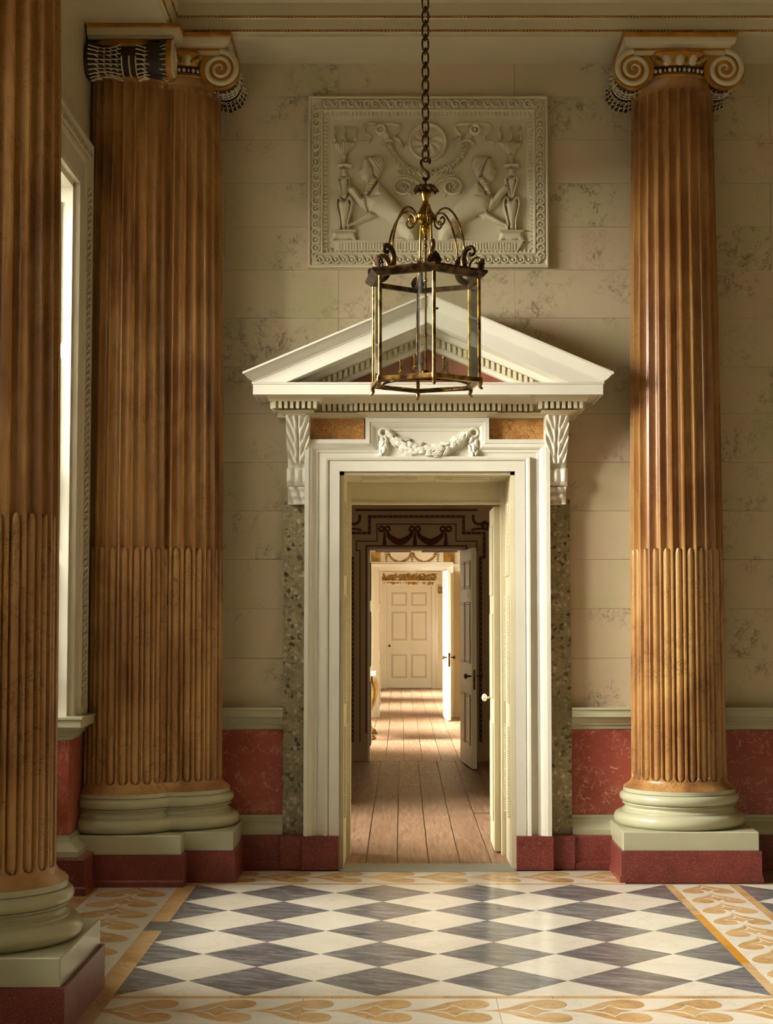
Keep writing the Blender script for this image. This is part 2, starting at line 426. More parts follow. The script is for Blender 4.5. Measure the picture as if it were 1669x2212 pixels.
def tile(name, mat, P, z=0.0, parent=None):
    cx = sum(p[0] for p in P) / len(P); cy = sum(p[1] for p in P) / len(P)
    Q = [(p[0] - cx, p[1] - cy) for p in P]
    key = (name, mat, round(z, 4)) + tuple((round(a, 3), round(b, 3)) for a, b in Q)
    if key not in tile_cache:
        n = len(Q); e = 0.0012
        def ins(k):
            return [(a * (1 - k / max(math.hypot(a, b), 0.01)), b * (1 - k / max(math.hypot(a, b), 0.01))) for a, b in Q]
        V = [(a, b, -0.006) for a, b in Q] + [(a, b, z - 0.0008) for a, b in ins(e)] + [(a, b, z) for a, b in ins(e * 2)]
        Fc = [tuple(range(n - 1, -1, -1)), tuple(range(2 * n, 3 * n))]
        for l in (0, 1): Fc += [(l * n + i, l * n + (i + 1) % n, (l + 1) * n + (i + 1) % n, (l + 1) * n + i) for i in range(n)]
        me = mesh(name, V, Fc, 0); tile_cache[key] = me
    return ob(name, tile_cache[key], mat, parent or floor, (cx, cy, 0))
def diamonds(x0, x1, y0, y1, hx, hy, ni, nj, imax=None):
    for i in range(ni + 1):
        if imax is not None and i > imax: break
        for j in range(nj + 1):
            if (i + j) % 2 == 0: continue
            cx, cy = x0 + i * hx, y1 - j * hy
            P = clip([(cx - hx, cy), (cx, cy - hy), (cx + hx, cy), (cx, cy + hy)], x0, x1, y0, y1)
            if len(P) >= 3: tile('marble_tile', 'greymarble' if i % 2 == 0 else 'whitemarble', P)
diamonds(FX0, FX1, FY0, FY1, HX, HY, 10, 10)
RX0 = 1.985
diamonds(RX0, RX0 + 10 * HX, FY0, FY1, HX, HY, 10, 10, 6)
FB0, FB1 = 6.44, 6.86                                       # motif band across the room
diamonds(FX0, FX1, 6.39 - 10 * HY, 6.39, HX, HY, 10, 2)     # start of the next panel towards the viewer
# ochre border strips
def rect(x0, x1, y0, y1): return [(x0, y0), (x1, y0), (x1, y1), (x0, y1)]
def strip(x0, x1, y0, y1, along, n, mat='ochremarble'):
    for k in range(n):
        a, b = k / n, (k + 1) / n
        if along == 'y': tile('border_strip', mat, rect(x0, x1, y0 + (y1 - y0) * a, y0 + (y1 - y0) * b))
        else: tile('border_strip', mat, rect(x0 + (x1 - x0) * a, x0 + (x1 - x0) * b, y0, y1))
strip(-1.308, FX0, 5.2, 8.3, 'y', 4); strip(-1.308, FX0, 8.3, 8.55, 'y', 1, 'greymarble'); strip(-1.308, FX0, 8.55, 9.72, 'y', 3)
strip(-1.86, -1.77, 5.2, 9.72, 'y', 5)
strip(FX1, 1.60, 8.75, 9.70, 'y', 2); strip(FX1, 1.60, 7.55, 8.75, 'y', 1, 'amber'); strip(FX1, 1.60, 6.2, 7.55, 'y', 2)
strip(1.935, RX0, 5.2, 9.70, 'y', 4)
strip(FX0, FX1, FB1, FY0, 'x', 3); strip(FX0, 3.6, 6.39, FB0, 'x', 5)
strip(FX0, 1.33, FY1, 9.735, 'x', 4)
# white fields of the bands and their scrolled inlay
def field(x0, x1, y0, y1, nx, ny):
    for i in range(nx):
        for j in range(ny):
            tile('band_field', 'whitemarble', rect(x0 + (x1 - x0) * i / nx, x0 + (x1 - x0) * (i + 1) / nx, y0 + (y1 - y0) * j / ny, y0 + (y1 - y0) * (j + 1) / ny), -0.0005)
field(FX0, 3.6, FB0, FB1, 6, 1); field(-1.77, -1.308, 5.2, 9.72, 1, 6); field(1.60, 1.935, FB1, 9.70, 1, 4); field(-1.308, 1.33, 9.735, 10.20, 4, 1)
ARM = bez([(-0.205, 0.003), (-0.145, 0.018), (-0.092, 0.055), (-0.04, 0.115), (0.02, 0.16), (0.08, 0.178), (0.13, 0.158), (0.15, 0.112), (0.137, 0.062), (0.10, 0.034), (0.066, 0.032), (0.036, 0.045), (0.013, 0.074), (0.0, 0.094), (-0.014, 0.074), (-0.04, 0.038), (-0.075, 0.018), (-0.12, 0.003)], 54)
STAR = bez([(-0.084, 0), (-0.034, 0.022), (0, 0.074), (0.034, 0.022), (0.084, 0)], 16)
STAR = STAR[:-1] + [(-a, -b) for a, b in STAR[:-1]]
motif_me = {}
def inlay(ax, ay, ang, su, sv):
    c, s = math.cos(ang), math.sin(ang)
    key = (round(ang, 2), round(su, 3), round(sv, 3))
    if key not in motif_me:
        L = []
        for P in (ARM, [(a, -b) for a, b in ARM], STAR):
            n = len(P); Q = [((a * su) * c - (b * sv) * s, (a * su) * s + (b * sv) * c) for a, b in P]
            V = [(a, b, -0.002) for a, b in Q] + [(a, b, 0.0003) for a, b in Q]
            L.append(mesh('inlay', V, [tuple(range(n)), tuple(range(n, 2 * n))] + [(i, (i + 1) % n, n + (i + 1) % n, n + i) for i in range(n)], 0))
        motif_me[key] = L
    for nm, me in zip(('inlay_scroll', 'inlay_scroll', 'inlay_star'), motif_me[key]):
        ob(nm, me, 'ochremarble', floor, (ax, ay, 0))
for k in range(12): inlay(-1.06 + 0.318 * k, (FB0 + FB1) / 2, 0, 0.98, 1.05)
for k in range(10): inlay(-1.54, 6.9 + 0.315 * k, -PI / 2, 0.98, 1.12)
for k in range(9): inlay(1.768, 7.05 + 0.31 * k, -PI / 2, 0.95, 0.84)
for k in range(8): inlay(-1.02 + 0.318 * k, 9.965, 0, 0.98, 1.15)

# ------------------------------------------------------------------ door wall with its scagliola blocks
OH, OZ = 0.556, Z(1018, 10.24)                              # half width and head of the door opening
wall_back = struct(MB().box(XL - 0.6, XC - OH - 0.02, YW + 0.03, YW + 0.55, 0, ZC).box(XC + OH + 0.02, XR + 0.2, YW + 0.03, YW + 0.55, 0, ZC).box(XC - OH - 0.02, XC + OH + 0.02, YW + 0.03, YW + 0.55, OZ + 0.02, ZC).build('wall_back', 'cream'), 'cream marbled door wall in blocks of faint veined scagliola', 'wall')
rows = [5.24] + [Z(y, YW) for y in (209, 302, 396, 490, 583, 687, 792, 893, 998.5, 1103.5, 1208.6, 1315, 1422)] + [0.86]
jA = [-1.93, X(731, 600, YW), X(1112, 600, YW), 1.735, 2.95, 4.1, 5.2, 6.2, XR]
jB = [-1.93, -1.15, XC, 1.735, 2.4, 3.55, 4.65, 5.7, XR]
for k in range(len(rows) - 1):
    z1, z0 = rows[k], rows[k + 1]; J = jA if k % 6 in (0, 5, 2) else jB
    for a, b in zip(J[:-1], J[1:]):
        segs = [(a, b)]
        if z0 < OZ + 0.08:
            segs = [(max(a, lo), min(b, hi)) for lo, hi in ((-9, XC - OH - 0.1), (XC + OH + 0.1, 99)) if min(b, hi) - max(a, lo) > 0.03]
        for p, q in segs:
            box('wall_block', 'wall', wall_back, p + 0.0006, q - 0.0006, YW, YW + 0.03, z0 + 0.0006, z1 - 0.0006, 0.0016)
# ------------------------------------------------------------------ window wall (left), with deep window recesses
XO = -2.75
m = MB()
bays = [(YA - BAY * k, YB - BAY * k) for k in range(3)]
edges = [YW + 0.5] + [e for a, b in bays for e in (b, a)] + [YBK - 0.1]
for k in range(0, len(edges), 2): m.box(XO, XL, edges[k + 1], edges[k], 0, ZC)
HEAD = 4.14
for a, b in bays:
    m.box(XO, XL, a, b, HEAD, ZC); m.box(XO, -2.42, a, b, 0, 0.92)
wall_left = struct(m.build('wall_left', 'wall'), 'cream window wall with deep recesses at the side of the hall', 'wall')
struct(box('wall_right', 'cream', None, XR, XR + 0.3, YBK, YW + 0.5, 0, ZC), 'plain cream wall at the far side of the hall', 'wall')
struct(box('wall_front', 'cream', None, XO, XR + 0.3, YBK - 0.3, YBK, 0, ZC), 'plain cream wall opposite the pedimented door', 'wall')
struct(box('ceiling', 'ceiling', None, XO, XR + 0.3, YBK - 0.3, YW + 0.5, ZC, ZC + 0.2), 'pale flat ceiling above the entablature', 'ceiling')
WARCH = [(a * 0.60, XL + (b - XL) * 0.7) for a, b in [(0.0, XL), (0.0, XL + 0.045), (0.05, XL + 0.05), (0.06, XL + 0.035), (0.28, XL + 0.035), (0.30, XL + 0.05), (0.33, XL + 0.055), (0.335, XL + 0.035), (0.46, XL + 0.06), (0.49, XL + 0.075), (0.51, XL + 0.075), (0.51, XL)]]
side = lambda u, v, d: (d, u, v)
for k, (a, b) in enumerate(bays):
    wn = thing('window_%d' % (k + 1), ['tall daylit window in its carved frame beside the clustered column', 'second tall window along the window wall', 'third tall window along the window wall'][k], 'window', (XL, (a + b) / 2, 0))
    wn['kind'] = 'structure'
    MB().sweep([(b, 0.99), (b, HEAD), (a, HEAD), (a, 0.99)], WARCH, side, side=-1).build('architrave', 'windowpaint', wn)
    if k == 0:      # running scroll ornament carved along the frame's outer member
        mm = MB(); c0 = b + 0.243; r = 0.034
        for q in range(78):
            zc = 1.03 + q * 0.0400
            pts = [(XL + 0.036 + 0.012 * abs(math.sin(t * PI)), c0 + r * math.cos(PI * (t - 0.1) * 1.3), zc + 0.030 * t * 1.2 + r * 0.8 * math.sin(PI * (t - 0.1) * 1.3)) for t in np.linspace(0, 1, 9)]
            mm.tube(pts, 0.010, 5)
        for q in range(58):
            yc = b + 0.23 - q * 0.0400
            pts = [(XL + 0.036 + 0.012 * abs(math.sin(t * PI)), yc - 0.03 * t + r * 0.8 * math.sin(PI * (t - 0.1) * 1.3), HEAD + 0.243 + r * math.cos(PI * (t - 0.1) * 1.3)) for t in np.linspace(0, 1, 9)]
            mm.tube(pts, 0.010, 5)
        o = mm.build('scroll_moulding', 'windowpaint', wn); o['kind'] = 'stuff'
        mm = MB()
        for q in range(130): mm.ball((XL + 0.03, b + 0.203, 1.02 + q * 0.024), 0.008, seg=6, rings=4)
        o = mm.build('bead_moulding', 'windowpaint', wn); o['kind'] = 'stuff'
    # white shutter linings of the recess
    for yy, s in ((b, -1), (a, 1)):
        sh = box('shutter', 'shutter', wn, -2.41, XL - 0.005, min(yy, yy + s * 0.03), max(yy, yy + s * 0.03), 0.99, HEAD - 0.03)
        for z0, z1 in ((1.06, 1.9), (1.98, 3.1), (3.18, 4.02)):
            box('shutter_panel', 'shutter', sh, -2.35, XL - 0.07, min(yy + s * 0.03, yy + s * 0.04), max(yy + s * 0.03, yy + s * 0.04), z0, z1, 0.004)
    box('soffit_lining', 'shutter', wn, -2.41, XL - 0.005, a + 0.03, b - 0.03, HEAD - 0.03, HEAD)
    fr = MB()
    for y0, y1 in ((a, a + 0.08), (b - 0.08, b)): fr.box(-2.52, -2.42, y0, y1, 0.92, HEAD)
    fr.box(-2.52, -2.42, a, b, 0.92, 1.0); fr.box(-2.52, -2.42, a, b, HEAD - 0.08, HEAD); fr.box(-2.52, -2.42, a, b, 2.52, 2.58)
    fr.build('sash_frame', 'white', wn)
    for i in range(1, 3):
        yy = a + 0.08 + (b - a - 0.16) * i / 3; box('glazing_bar', 'white', wn, -2.485, -2.455, yy - 0.012, yy + 0.012, 1.0, HEAD - 0.08)
    for zz in (1.5, 2.02, 3.08, 3.58): box('glazing_bar', 'white', wn, -2.485, -2.455, a + 0.08, b - 0.08, zz - 0.012, zz + 0.012)
    zs = [1.0, 1.5, 2.02, 2.55, 3.08, 3.58, HEAD - 0.08]
    for i in range(3):
        for j in range(6):
            box('pane', 'glass', wn, -2.472, -2.468, a + 0.08 + (b - a - 0.16) * i / 3, a + 0.08 + (b - a - 0.16) * (i + 1) / 3, zs[j], zs[j + 1])
# ------------------------------------------------------------------ dado: red panels, rail, base moulding, skirting
RAIL = [(0.0, 0.865), (0.012, 0.868), (0.012, 0.89), (0.028, 0.893), (0.028, 0.905), (0.045, 0.918), (0.055, 0.93), (0.055, 0.942), (0.09, 0.946), (0.09, 0.988), (0.10, 0.992), (0.10, 1.005), (0.0, 1.008)]
BASE = [(0.0, 0.325), (0.018, 0.325), (0.018, 0.307), (0.03, 0.30), (0.03, 0.288), (0.045, 0.275), (0.075, 0.252), (0.082, 0.24), (0.082, 0.2), (0.0, 0.2)]
SKIRT = [(0.0, 0.208), (0.115, 0.208), (0.125, 0.198), (0.125, 0.05), (0.14, 0.04), (0.14, 0.0), (0.0, 0.0)]
pathL = [(-2.42, YB), (XL, YB), (XL, YW), (XC - 0.915, YW)]
pathR = [(XC + 0.915, YW), (XR, YW)]
n = 1
for P, words in ((pathL, 'between the clustered column and the door'), (pathR, 'beside and behind the single column')):
    for prof, nm, mat_, lab in ((RAIL, 'trim_%d', 'sage', 'sage green moulded dado rail running '), (BASE, 'trim_%d', 'sage', 'sage green base moulding above the red skirting '), (SKIRT, 'baseboard_%d', 'porphyry', 'speckled dark red stone skirting ')):
        o = struct(MB().sweep(P, prof, plan, side=-1).build(nm % n, mat_), lab + words, 'trim' if 'trim' in nm else 'skirting'); n += 1
for a, b in ((XL, XC - 0.77), (XC + 0.77, 1.735), (1.735, 3.9), (3.9, 5.6), (5.6, XR)):
    box('dado_panel', 'red', wall_back, a, b - 0.001, YW + 0.001, YW + 0.03, 0.2, 0.858)
box('dado_panel', 'red', wall_left, XL, XL + 0.01, YB, YW, 0.2, 0.87); box('dado_panel', 'red', wall_left, -2.42, XL + 0.01, YB - 0.012, YB, 0.2, 0.87)
# ------------------------------------------------------------------ entablature over the columns
ENT = [(0.0, SOF), (0.36, SOF), (0.36, SOF + 0.02), (0.375, SOF + 0.024), (0.375, SOF + 0.036), (0.38, SOF + 0.04), (0.38, SOF + 0.102), (0.395, SOF + 0.106), (0.395, SOF + 0.118), (0.40, SOF + 0.122), (0.40, SOF + 0.20), (0.43, SOF + 0.21), (0.45, SOF + 0.275), (0.37, SOF + 0.31), (0.37, SOF + 0.62), (0.42, SOF + 0.70), (0.55, SOF + 0.80), (0.60, SOF + 0.95), (0.62, ZC), (0.0, ZC)]
# front plane 0.33 before the column axis: offset from the walls
ent = thing('trim_9', 'cream entablature with gilt beaded bands resting on the columns', 'entablature', (XC, YW, SOF)); ent['kind'] = 'structure'
EOFF = (YW - (ROWY - 0.33)) - 0.36
EOFF = 0.50 - 0.36
prof = [(o_ + EOFF if o_ > 0 else 0, z) for o_, z in ENT]
MB().sweep([(XL, YBK), (XL, YW), (XR, YW)], prof, plan, side=-1).build('beam', 'ceiling', ent)
# bead strings along the fascias
for z, off in ((SOF + 0.030, 0.378), (SOF + 0.112, 0.398)):
    mm = MB(); yy = YW - (off + EOFF); x = XL + off + EOFF
    q = 0
    while x < 3.2:
        if (q // 5) % 2 == 0: mm.ball((x, yy, z), 0.0085, seg=6, rings=4)
        else: mm.ball((x, yy, z), 0.013, 0.007, 0.006, seg=6, rings=4)
        x += 0.0215; q += 1
    o = mm.build('bead_string', 'ochre', ent); o['kind'] = 'stuff'
    mm = MB(); xx = XL + off + EOFF; y = 4.0; q = 0
    while y < yy:
        if (q // 5) % 2 == 0: mm.ball((xx, y, z), 0.0085, seg=6, rings=4)
        else: mm.ball((xx, y, z), 0.007, 0.013, 0.006, seg=6, rings=4)
        y += 0.0215; q += 1
    o = mm.build('bead_string', 'ochre', ent); o['kind'] = 'stuff'
for k in range(95):
    x = XL + 0.46 + 0.045 * k
    if k == 0:
        mm = MB(); yy = YW - (0.43 + EOFF)
        lf = mm.prism([(-0.019, 0), (0.019, 0), (0.012, 0.03), (0, 0.055), (-0.012, 0.03)], -0.012, 0.012).me('leaf')
    ob('leaf', lf, 'ochre', ent, (x, YW - (0.445 + EOFF), SOF + 0.21))

# ------------------------------------------------------------------ columns (modelled at the origin, facing -y, wall at y = 0.22)
CW = 0.218
def shaft_mesh():
    NF, K = 24, 16
    R0, R1, R2 = 0.294, 0.289, 0.258
    ZB, ZK, ZT = 0.578, 2.00, 4.875
    def rad(z):
        if z < ZK: return R0 + (R1 - R0) * (z - ZB) / (ZK - ZB)
        t = (z - ZK) / (ZT - ZK); return R1 + (R2 - R1) * (0.65 * t + 0.35 * t * t)
    hw = 0.40; D = 0.038
    zs = [(0.525, 0.345), (0.535, 0.335), (0.545, 0.318), (0.56, 0.303), (0.572, 0.297)]
    L = [(r, z) for z, r in zs]
    Zs = [ZB + 0.03 * (1 - math.cos(PI / 2 * k / 7)) for k in range(8)] + list(np.linspace(0.65, 1.955, 8)) + [1.965 + 0.036 * math.sin(PI / 2 * k / 9) for k in range(10)] + [2.006, 2.03] + list(np.linspace(2.12, 4.8, 14)) + [ZT - 0.03 * (1 - math.sin(PI / 2 * k / 6)) for k in range(7)]
    V = []; seg = NF * K
    rings = [('p', r, z) for r, z in L] + [('f', rad(z), z) for z in Zs] + [('p', rad(ZT), 4.885), ('p', rad(ZT) + 0.004, 4.90), ('p', rad(ZT) + 0.02, 4.925), ('p', rad(ZT) + 0.024, 4.94)]
    for kind, r, z in rings:
        sc = r / R0
        for i in range(seg):
            t = ((i % K) / K) - 0.5; a = 2 * PI * ((i // K) + 0.5 + t) / NF; rr = r
            if kind == 'f':
                e = 1.0
                if z < ZB + 0.03: e = math.sqrt(max(0, 1 - (1 - (z - ZB) / 0.03) ** 2))
                if z > ZT - 0.03: e = math.sqrt(max(0, 1 - (1 - (ZT - z) / 0.03) ** 2))
                w_ = hw * e
                dep = D * sc * math.sqrt(max(0, 1 - (t / w_) ** 2)) if w_ > 1e-3 and abs(t) < w_ else 0
                if z < 2.001:
                    c_ = 0.30 * e
                    if z > 1.965: c_ *= math.sqrt(max(0, 1 - ((z - 1.965) / 0.0365) ** 2))
                    if c_ > 1e-3 and abs(t) < c_:
                        dep = min(dep, D * 0.62 * (1 - math.sqrt(1 - (t / c_) ** 2)) + 0.001) if z < 1.97 else min(dep, D * 0.8 * (1 - math.sqrt(1 - (t / c_) ** 2)) + 0.001)
                    elif z < 1.97 and abs(t) < w_: dep = max(dep * 0.9, 0.012 * e)
                rr = r - dep
            x, y = rr * math.cos(a), rr * math.sin(a)
            V.append((x, min(y, CW), z))
    n = len(rings)
    Fc = [(j * seg + i, j * seg + (i + 1) % seg, (j + 1) * seg + (i + 1) % seg, (j + 1) * seg + i) for j in range(n - 1) for i in range(seg)]
    me = mesh('shaft', V, Fc, 40)
    me.materials.append(MAT['sienna']); me.materials.append(MAT['siennalower'])      # the cabled lower part gets paler colours and stronger veins
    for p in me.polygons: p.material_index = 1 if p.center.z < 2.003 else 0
    return me
def torus(r, z, h, n=10):
    return [(r - h / 2 + h / 2 * math.cos(-PI / 2 + PI * k / n), z + h / 2 + h / 2 * math.sin(-PI / 2 + PI * k / n)) for k in range(n + 1)]
COL = {}
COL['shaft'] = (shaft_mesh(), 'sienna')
b = torus(0.405, 0.295, 0.085) + [(0.352, 0.383), (0.352, 0.391)] + [(0.352 - 0.018 * math.sin(PI * k / 6), 0.391 + 0.035 * k / 6) for k in range(7)] + [(0.344, 0.428), (0.344, 0.434)] + torus(0.368, 0.436, 0.062) + [(0.345, 0.50), (0.345, 0.524), (0.30, 0.526)]
COL['base'] = (MB().lathe(b, 72, clampy=CW).me('base', 40), 'sage')
COL['plinth'] = (MB().box(-0.407, 0.407, -0.407, CW, 0.183, 0.297, 0.005).me('plinth'), 'sage')
COL['subplinth'] = (MB().prism([(-0.418, 0.185), (-0.418, 0.04), (-0.428, 0.03), (-0.428, 0.0), (0.428, 0.0), (0.428, 0.03), (0.418, 0.04), (0.418, 0.185)], -0.425, CW).me('subplinth'), 'porphyry')
# capital
b = [(0.262, 4.93), (0.285, 4.945), (0.30, 4.96)] + [(0.30, 4.985), (0.285, 4.99), (0.295, 5.0), (0.33, 5.04), (0.345, 5.075), (0.33, 5.10), (0.2, 5.105)]
COL['capital'] = (MB().lathe(b, 56, clampy=CW).me('capital', 40), 'ochre')
COL['bead_band'] = (MB().lathe([(0.298, 4.955), (0.304, 4.957), (0.304, 4.992), (0.29, 4.994)], 56, clampy=CW).me('bead_band', 40), 'capdark')
ab = [(-0.02, 5.105), (0.0, 5.107), (0.0, 5.118), (0.022, 5.123), (0.03, 5.14), (0.034, 5.158), (0.034, 5.163)]
COL['abacus'] = (MB().sweep([(-0.315, CW), (-0.315, -0.315), (0.315, -0.315), (0.315, CW)], ab + [(-0.3, 5.163), (-0.3, 5.105)], plan, side=-1).me('abacus'), 'capwhite')
COL['abacus_fillet'] = (MB().sweep([(-0.315, CW), (-0.315, -0.315), (0.315, -0.315), (0.315, CW)], [(-0.1, 5.163), (0.04, 5.163), (0.043, 5.168), (0.043, 5.19), (-0.1, 5.19)], plan, side=-1).me('abacus_fillet'), 'ochre')
COL['neck_ring'] = (MB().lathe(torus(0.298, 4.935, 0.02, 6), 56, clampy=CW).me('neck_ring', 40), 'ochre')
VC, VR, VY = 0.283, 0.125, -0.30
def bolster(sx):
    m_ = MB(); pr = []
    for k in range(25):
        t = k / 24; y = VY + 0.012 + t * (CW - VY - 0.012); q = abs(t - 0.55) / 0.55
        r = 0.088 + 0.034 * min(1, q) ** 1.6
        pr.append((r, y))
    V = []; seg = 32
    for r, y in pr:
        for i in range(seg):
            a = 2 * PI * i / seg; rr = r * (1 + 0.035 * math.cos(a * 9 + y * 30))
            V.append((sx * VC + rr * math.cos(a), y, 4.977 + rr * math.sin(a)))
    q = len(pr); Fc = [(j * seg + i, j * seg + (i + 1) % seg, (j + 1) * seg + (i + 1) % seg, (j + 1) * seg + i) for j in range(q - 1) for i in range(seg)] + [tuple(range(seg)), tuple(range((q - 1) * seg, q * seg))]
    return m_.add(V, Fc).me('bolster', 60)
def bolster_leaf(sx):
    m_ = MB()
    for st in range(-8, 9):
        a0 = -PI / 2 + st * 0.27
        for part in range(2):
            for y0, y1 in (((-0.27, -0.09), (0.0, 0.20))[part],):
                pts = [(sx * VC + (0.124 - 0.03 * math.sin(PI * t)) * math.cos(a0), y0 + (y1 - y0) * t, 4.977 + (0.126 - 0.032 * math.sin(PI * t * 0.9 + 0.1)) * math.sin(a0)) for t in np.linspace(0, 1, 6)]
                m_.tube(pts, 0.0045, 4)
                for t in (0.2, 0.4, 0.6, 0.8):
                    y = y0 + (y1 - y0) * t; r = 0.127 - 0.032 * math.sin(PI * t)
                    m_.tube([(sx * VC + r * math.cos(a0), y, 4.977 + r * math.sin(a0)), (sx * VC + r * math.cos(a0 + 0.16), y - 0.02, 4.977 + r * math.sin(a0 + 0.16))], 0.0042, 4)
    for yb in (-0.085, -0.045, 0.0):
        m_.tube([(sx * VC + 0.096 * math.cos(a), yb, 4.977 + 0.096 * math.sin(a)) for a in np.linspace(-PI, 0, 15)], 0.005, 4)
    return m_.me('bolster_leaf', 60)
def volute_disc(sx):
    m_ = MB(); seg = 48
    pr = [(0.002, -0.006), (0.03, -0.006), (0.114, 0.0), (0.122, -0.004), (0.127, 0.004), (0.127, 0.03), (0.10, 0.032)]
    m_.lathe([(r, d) for r, d in pr], seg, (sx * VC, VY, 4.977), fn=lambda x, y, z: (x, z, y))
    return m_.me('volute_disc', 40)
def volute_spiral(sx):
    V = []; Fc = []; n = 90; a0 = PI / 2; turns = 2.6
    for k in range(n + 1):
        t = k / n; r = 0.114 * (1 - t) ** 1.05 + 0.012; wd = 0.031 * (1 - t) ** 0.8 + 0.006; a = a0 - sx * turns * 2 * PI * t
        for j in range(5):
            o_ = (j / 4 - 0.5) * 2; rr = r - 0.012 + o_ * wd * 0.5; h = 0.012 * math.sqrt(max(0, 1 - o_ * o_)) + 0.004
            V.append((sx * VC + rr * math.cos(a), VY - h + 0.001, 4.977 + rr * math.sin(a)))
    for k in range(n):
        for j in range(4): Fc.append((k * 5 + j, k * 5 + j + 1, k * 5 + 6 + j, k * 5 + 5 + j))
    return MB().add(V, Fc).me('volute_spiral', 60)
for sx, nm in ((-1, 'l'), (1, 'r')):
    COL['volute_' + nm] = (volute_disc(sx), 'ochre')
    COL['spiral_' + nm] = (volute_spiral(sx), 'capwhite')
    COL['bolster_' + nm] = (bolster(sx), 'capdark')
    COL['bleaf_' + nm] = (bolster_leaf(sx), 'capwhite')
m = MB()
m.box(-VC, VC, VY - 0.004, VY + 0.06, 5.062, 5.092); COL['canalis'] = (m.me('canalis'), 'capwhite')
m = MB(); m.box(-VC - 0.01, VC + 0.01, VY - 0.010, VY + 0.08, 5.092, 5.106); m.box(-VC + 0.06, VC - 0.06, VY - 0.008, VY + 0.05, 5.054, 5.062); COL['canalis_edge'] = (m.me('canalis_edge'), 'ochre')
eggs = []
for k in (-1, 0, 1):
    a = -PI / 2 + k * 0.255; rr = 0.318
    eggs.append(MB().ball((rr * math.cos(a), rr * math.sin(a), 5.036), 0.030, 0.024, 0.042, 10, 7).me('egg', 60))
darts = []
for k in (-1.5, -0.5, 0.5, 1.5):
    a = -PI / 2 + k * 0.255; rr = 0.325
    darts.append(MB().ball((rr * math.cos(a), rr * math.sin(a), 5.035), 0.008, 0.010, 0.034, 8, 6).me('dart', 60))
mm = MB()
for k in range(-13, 14):
    a = -PI / 2 + k * 0.098; mm.ball((0.306 * math.cos(a), 0.306 * math.sin(a), 4.972), 0.011 if k % 3 else 0.006, 0.012, 0.014 if k % 3 else 0.012, 7, 5)
COL['beads'] = (mm.me('beads', 60), 'capwhite')
for sx, nm in ((-1, 'l'), (1, 'r')):
    mm = MB()
    for k in range(7):
        t = k / 6; mm.ball((sx * (0.165 - 0.07 * t), -0.315, 5.045 - 0.028 * math.sin(t * 2)), 0.014 - 0.006 * t, 0.010, 0.018 - 0.007 * t, 7, 5)
    COL['palmette_' + nm] = (mm.me('palmette', 60), 'gilt')
CLAMPED = {}
def clamped(me, lim):
    if me.name not in CLAMPED:
        c_ = me.copy()
        for v in c_.vertices: v.co.x = min(v.co.x, lim)
        CLAMPED[me.name] = c_
    return CLAMPED[me.name]
def column_parts(root, loc=(0, 0, 0), rot=0.0, lim=None):
    def put(nm, key, par, top=False, me=None, mat_=None):
        me_, mt = COL[key] if me is None else (me, mat_)
        if lim and max(v.co.x for v in me_.vertices) > lim:
            if not me_.materials: me_.materials.append(MAT[mt])
            me_ = clamped(me_, lim)
        o = ob(nm, me_, mt); o.parent = par
        if top: o.location = loc; o.rotation_euler = (0, 0, rot)
        return o
    put('shaft', 'shaft', root, True); put('base', 'base', root, True); put('plinth', 'plinth', root, True); put('subplinth', 'subplinth', root, True)
    cp = put('capital', 'capital', root, True)
    for nm, key in (('abacus', 'abacus'), ('abacus_fillet', 'abacus_fillet'), ('neck_ring', 'neck_ring'), ('canalis', 'canalis'), ('canalis_edge', 'canalis_edge'), ('bead_band', 'bead_band'), ('bead_row', 'beads')): put(nm, key, cp)
    for s_ in 'lr':
        put('palmette', 'palmette_' + s_, cp); put('volute', 'volute_' + s_, cp); put('volute_spiral', 'spiral_' + s_, cp); put('bolster', 'bolster_' + s_, cp); put('bolster_leaf', 'bleaf_' + s_, cp)
    for e in eggs: put('egg', None, cp, me=e, mat_='capwhite')
    for e in darts: put('dart', None, cp, me=e, mat_='gilt')
G = 'sienna marble columns of the hall'
c1 = thing('fluted_column', 'sienna marble fluted column with gilt Ionic capital, standing alone beyond the door', 'column', (1.727, ROWY, 0), G, False); c1['kind'] = 'thing'; column_parts(c1)
c2 = thing('fluted_column', 'large fluted sienna column cropped by the picture edge, before the window', 'column', (ROWX + 0.002, 6.64, 0), G, False); c2['kind'] = 'thing'; c2.rotation_euler = (0, 0, PI / 2); column_parts(c2)
c3 = thing('clustered_column', 'two fluted sienna columns merged into one cluster in the room corner', 'column', (ROWX, 10.02, 0), G, False); c3['kind'] = 'thing'
column_parts(c3, (0, 0, 0), PI / 2, YW - 0.002 - 10.02); column_parts(c3, (-1.412 - ROWX, ROWY - 10.02, 0), 0.0)

# ------------------------------------------------------------------ pedimented door surround
ds = thing('door_surround', 'white pedimented door surround with carved brackets and garland', 'doorcase', (XC, YW, 0))
def H(px, py, Y): return px * S(py, Y)                      # half width from the axis
YJ = 10.26
for s in (-1, 1):
    a, b = sorted((XC + s * 0.556, XC + s * 0.788)); box('plinth_block', 'porphyry', ds, a, b, 10.215, YW, 0, 0.212, 0.004)
    a, b = sorted((XC + s * 0.775, XC + s * 0.915)); box('breccia_strip', 'breccia', ds, a, b, 10.35, YW, 0.2, Z(1078, 10.35))
    a, b = sorted((XC + s * 0.788, XC + s * 0.925)); box('strip_plinth', 'porphyry', ds, a, b, 10.255, YW, 0, 0.208, 0.003)
zb = [Z(y, 10.06) for y in (895, 892, 890, 886, 884, 869, 866, 852)]
zE, zC_ = Z(949, 10.22), zb[0] - 0.002                        # shoulder and top of the stepped architrave
m = MB()
for s in (-1, 1): m.box(*sorted((XC + s * 0.556, XC + s * 0.772)), YJ, YW, 0.212, OZ)
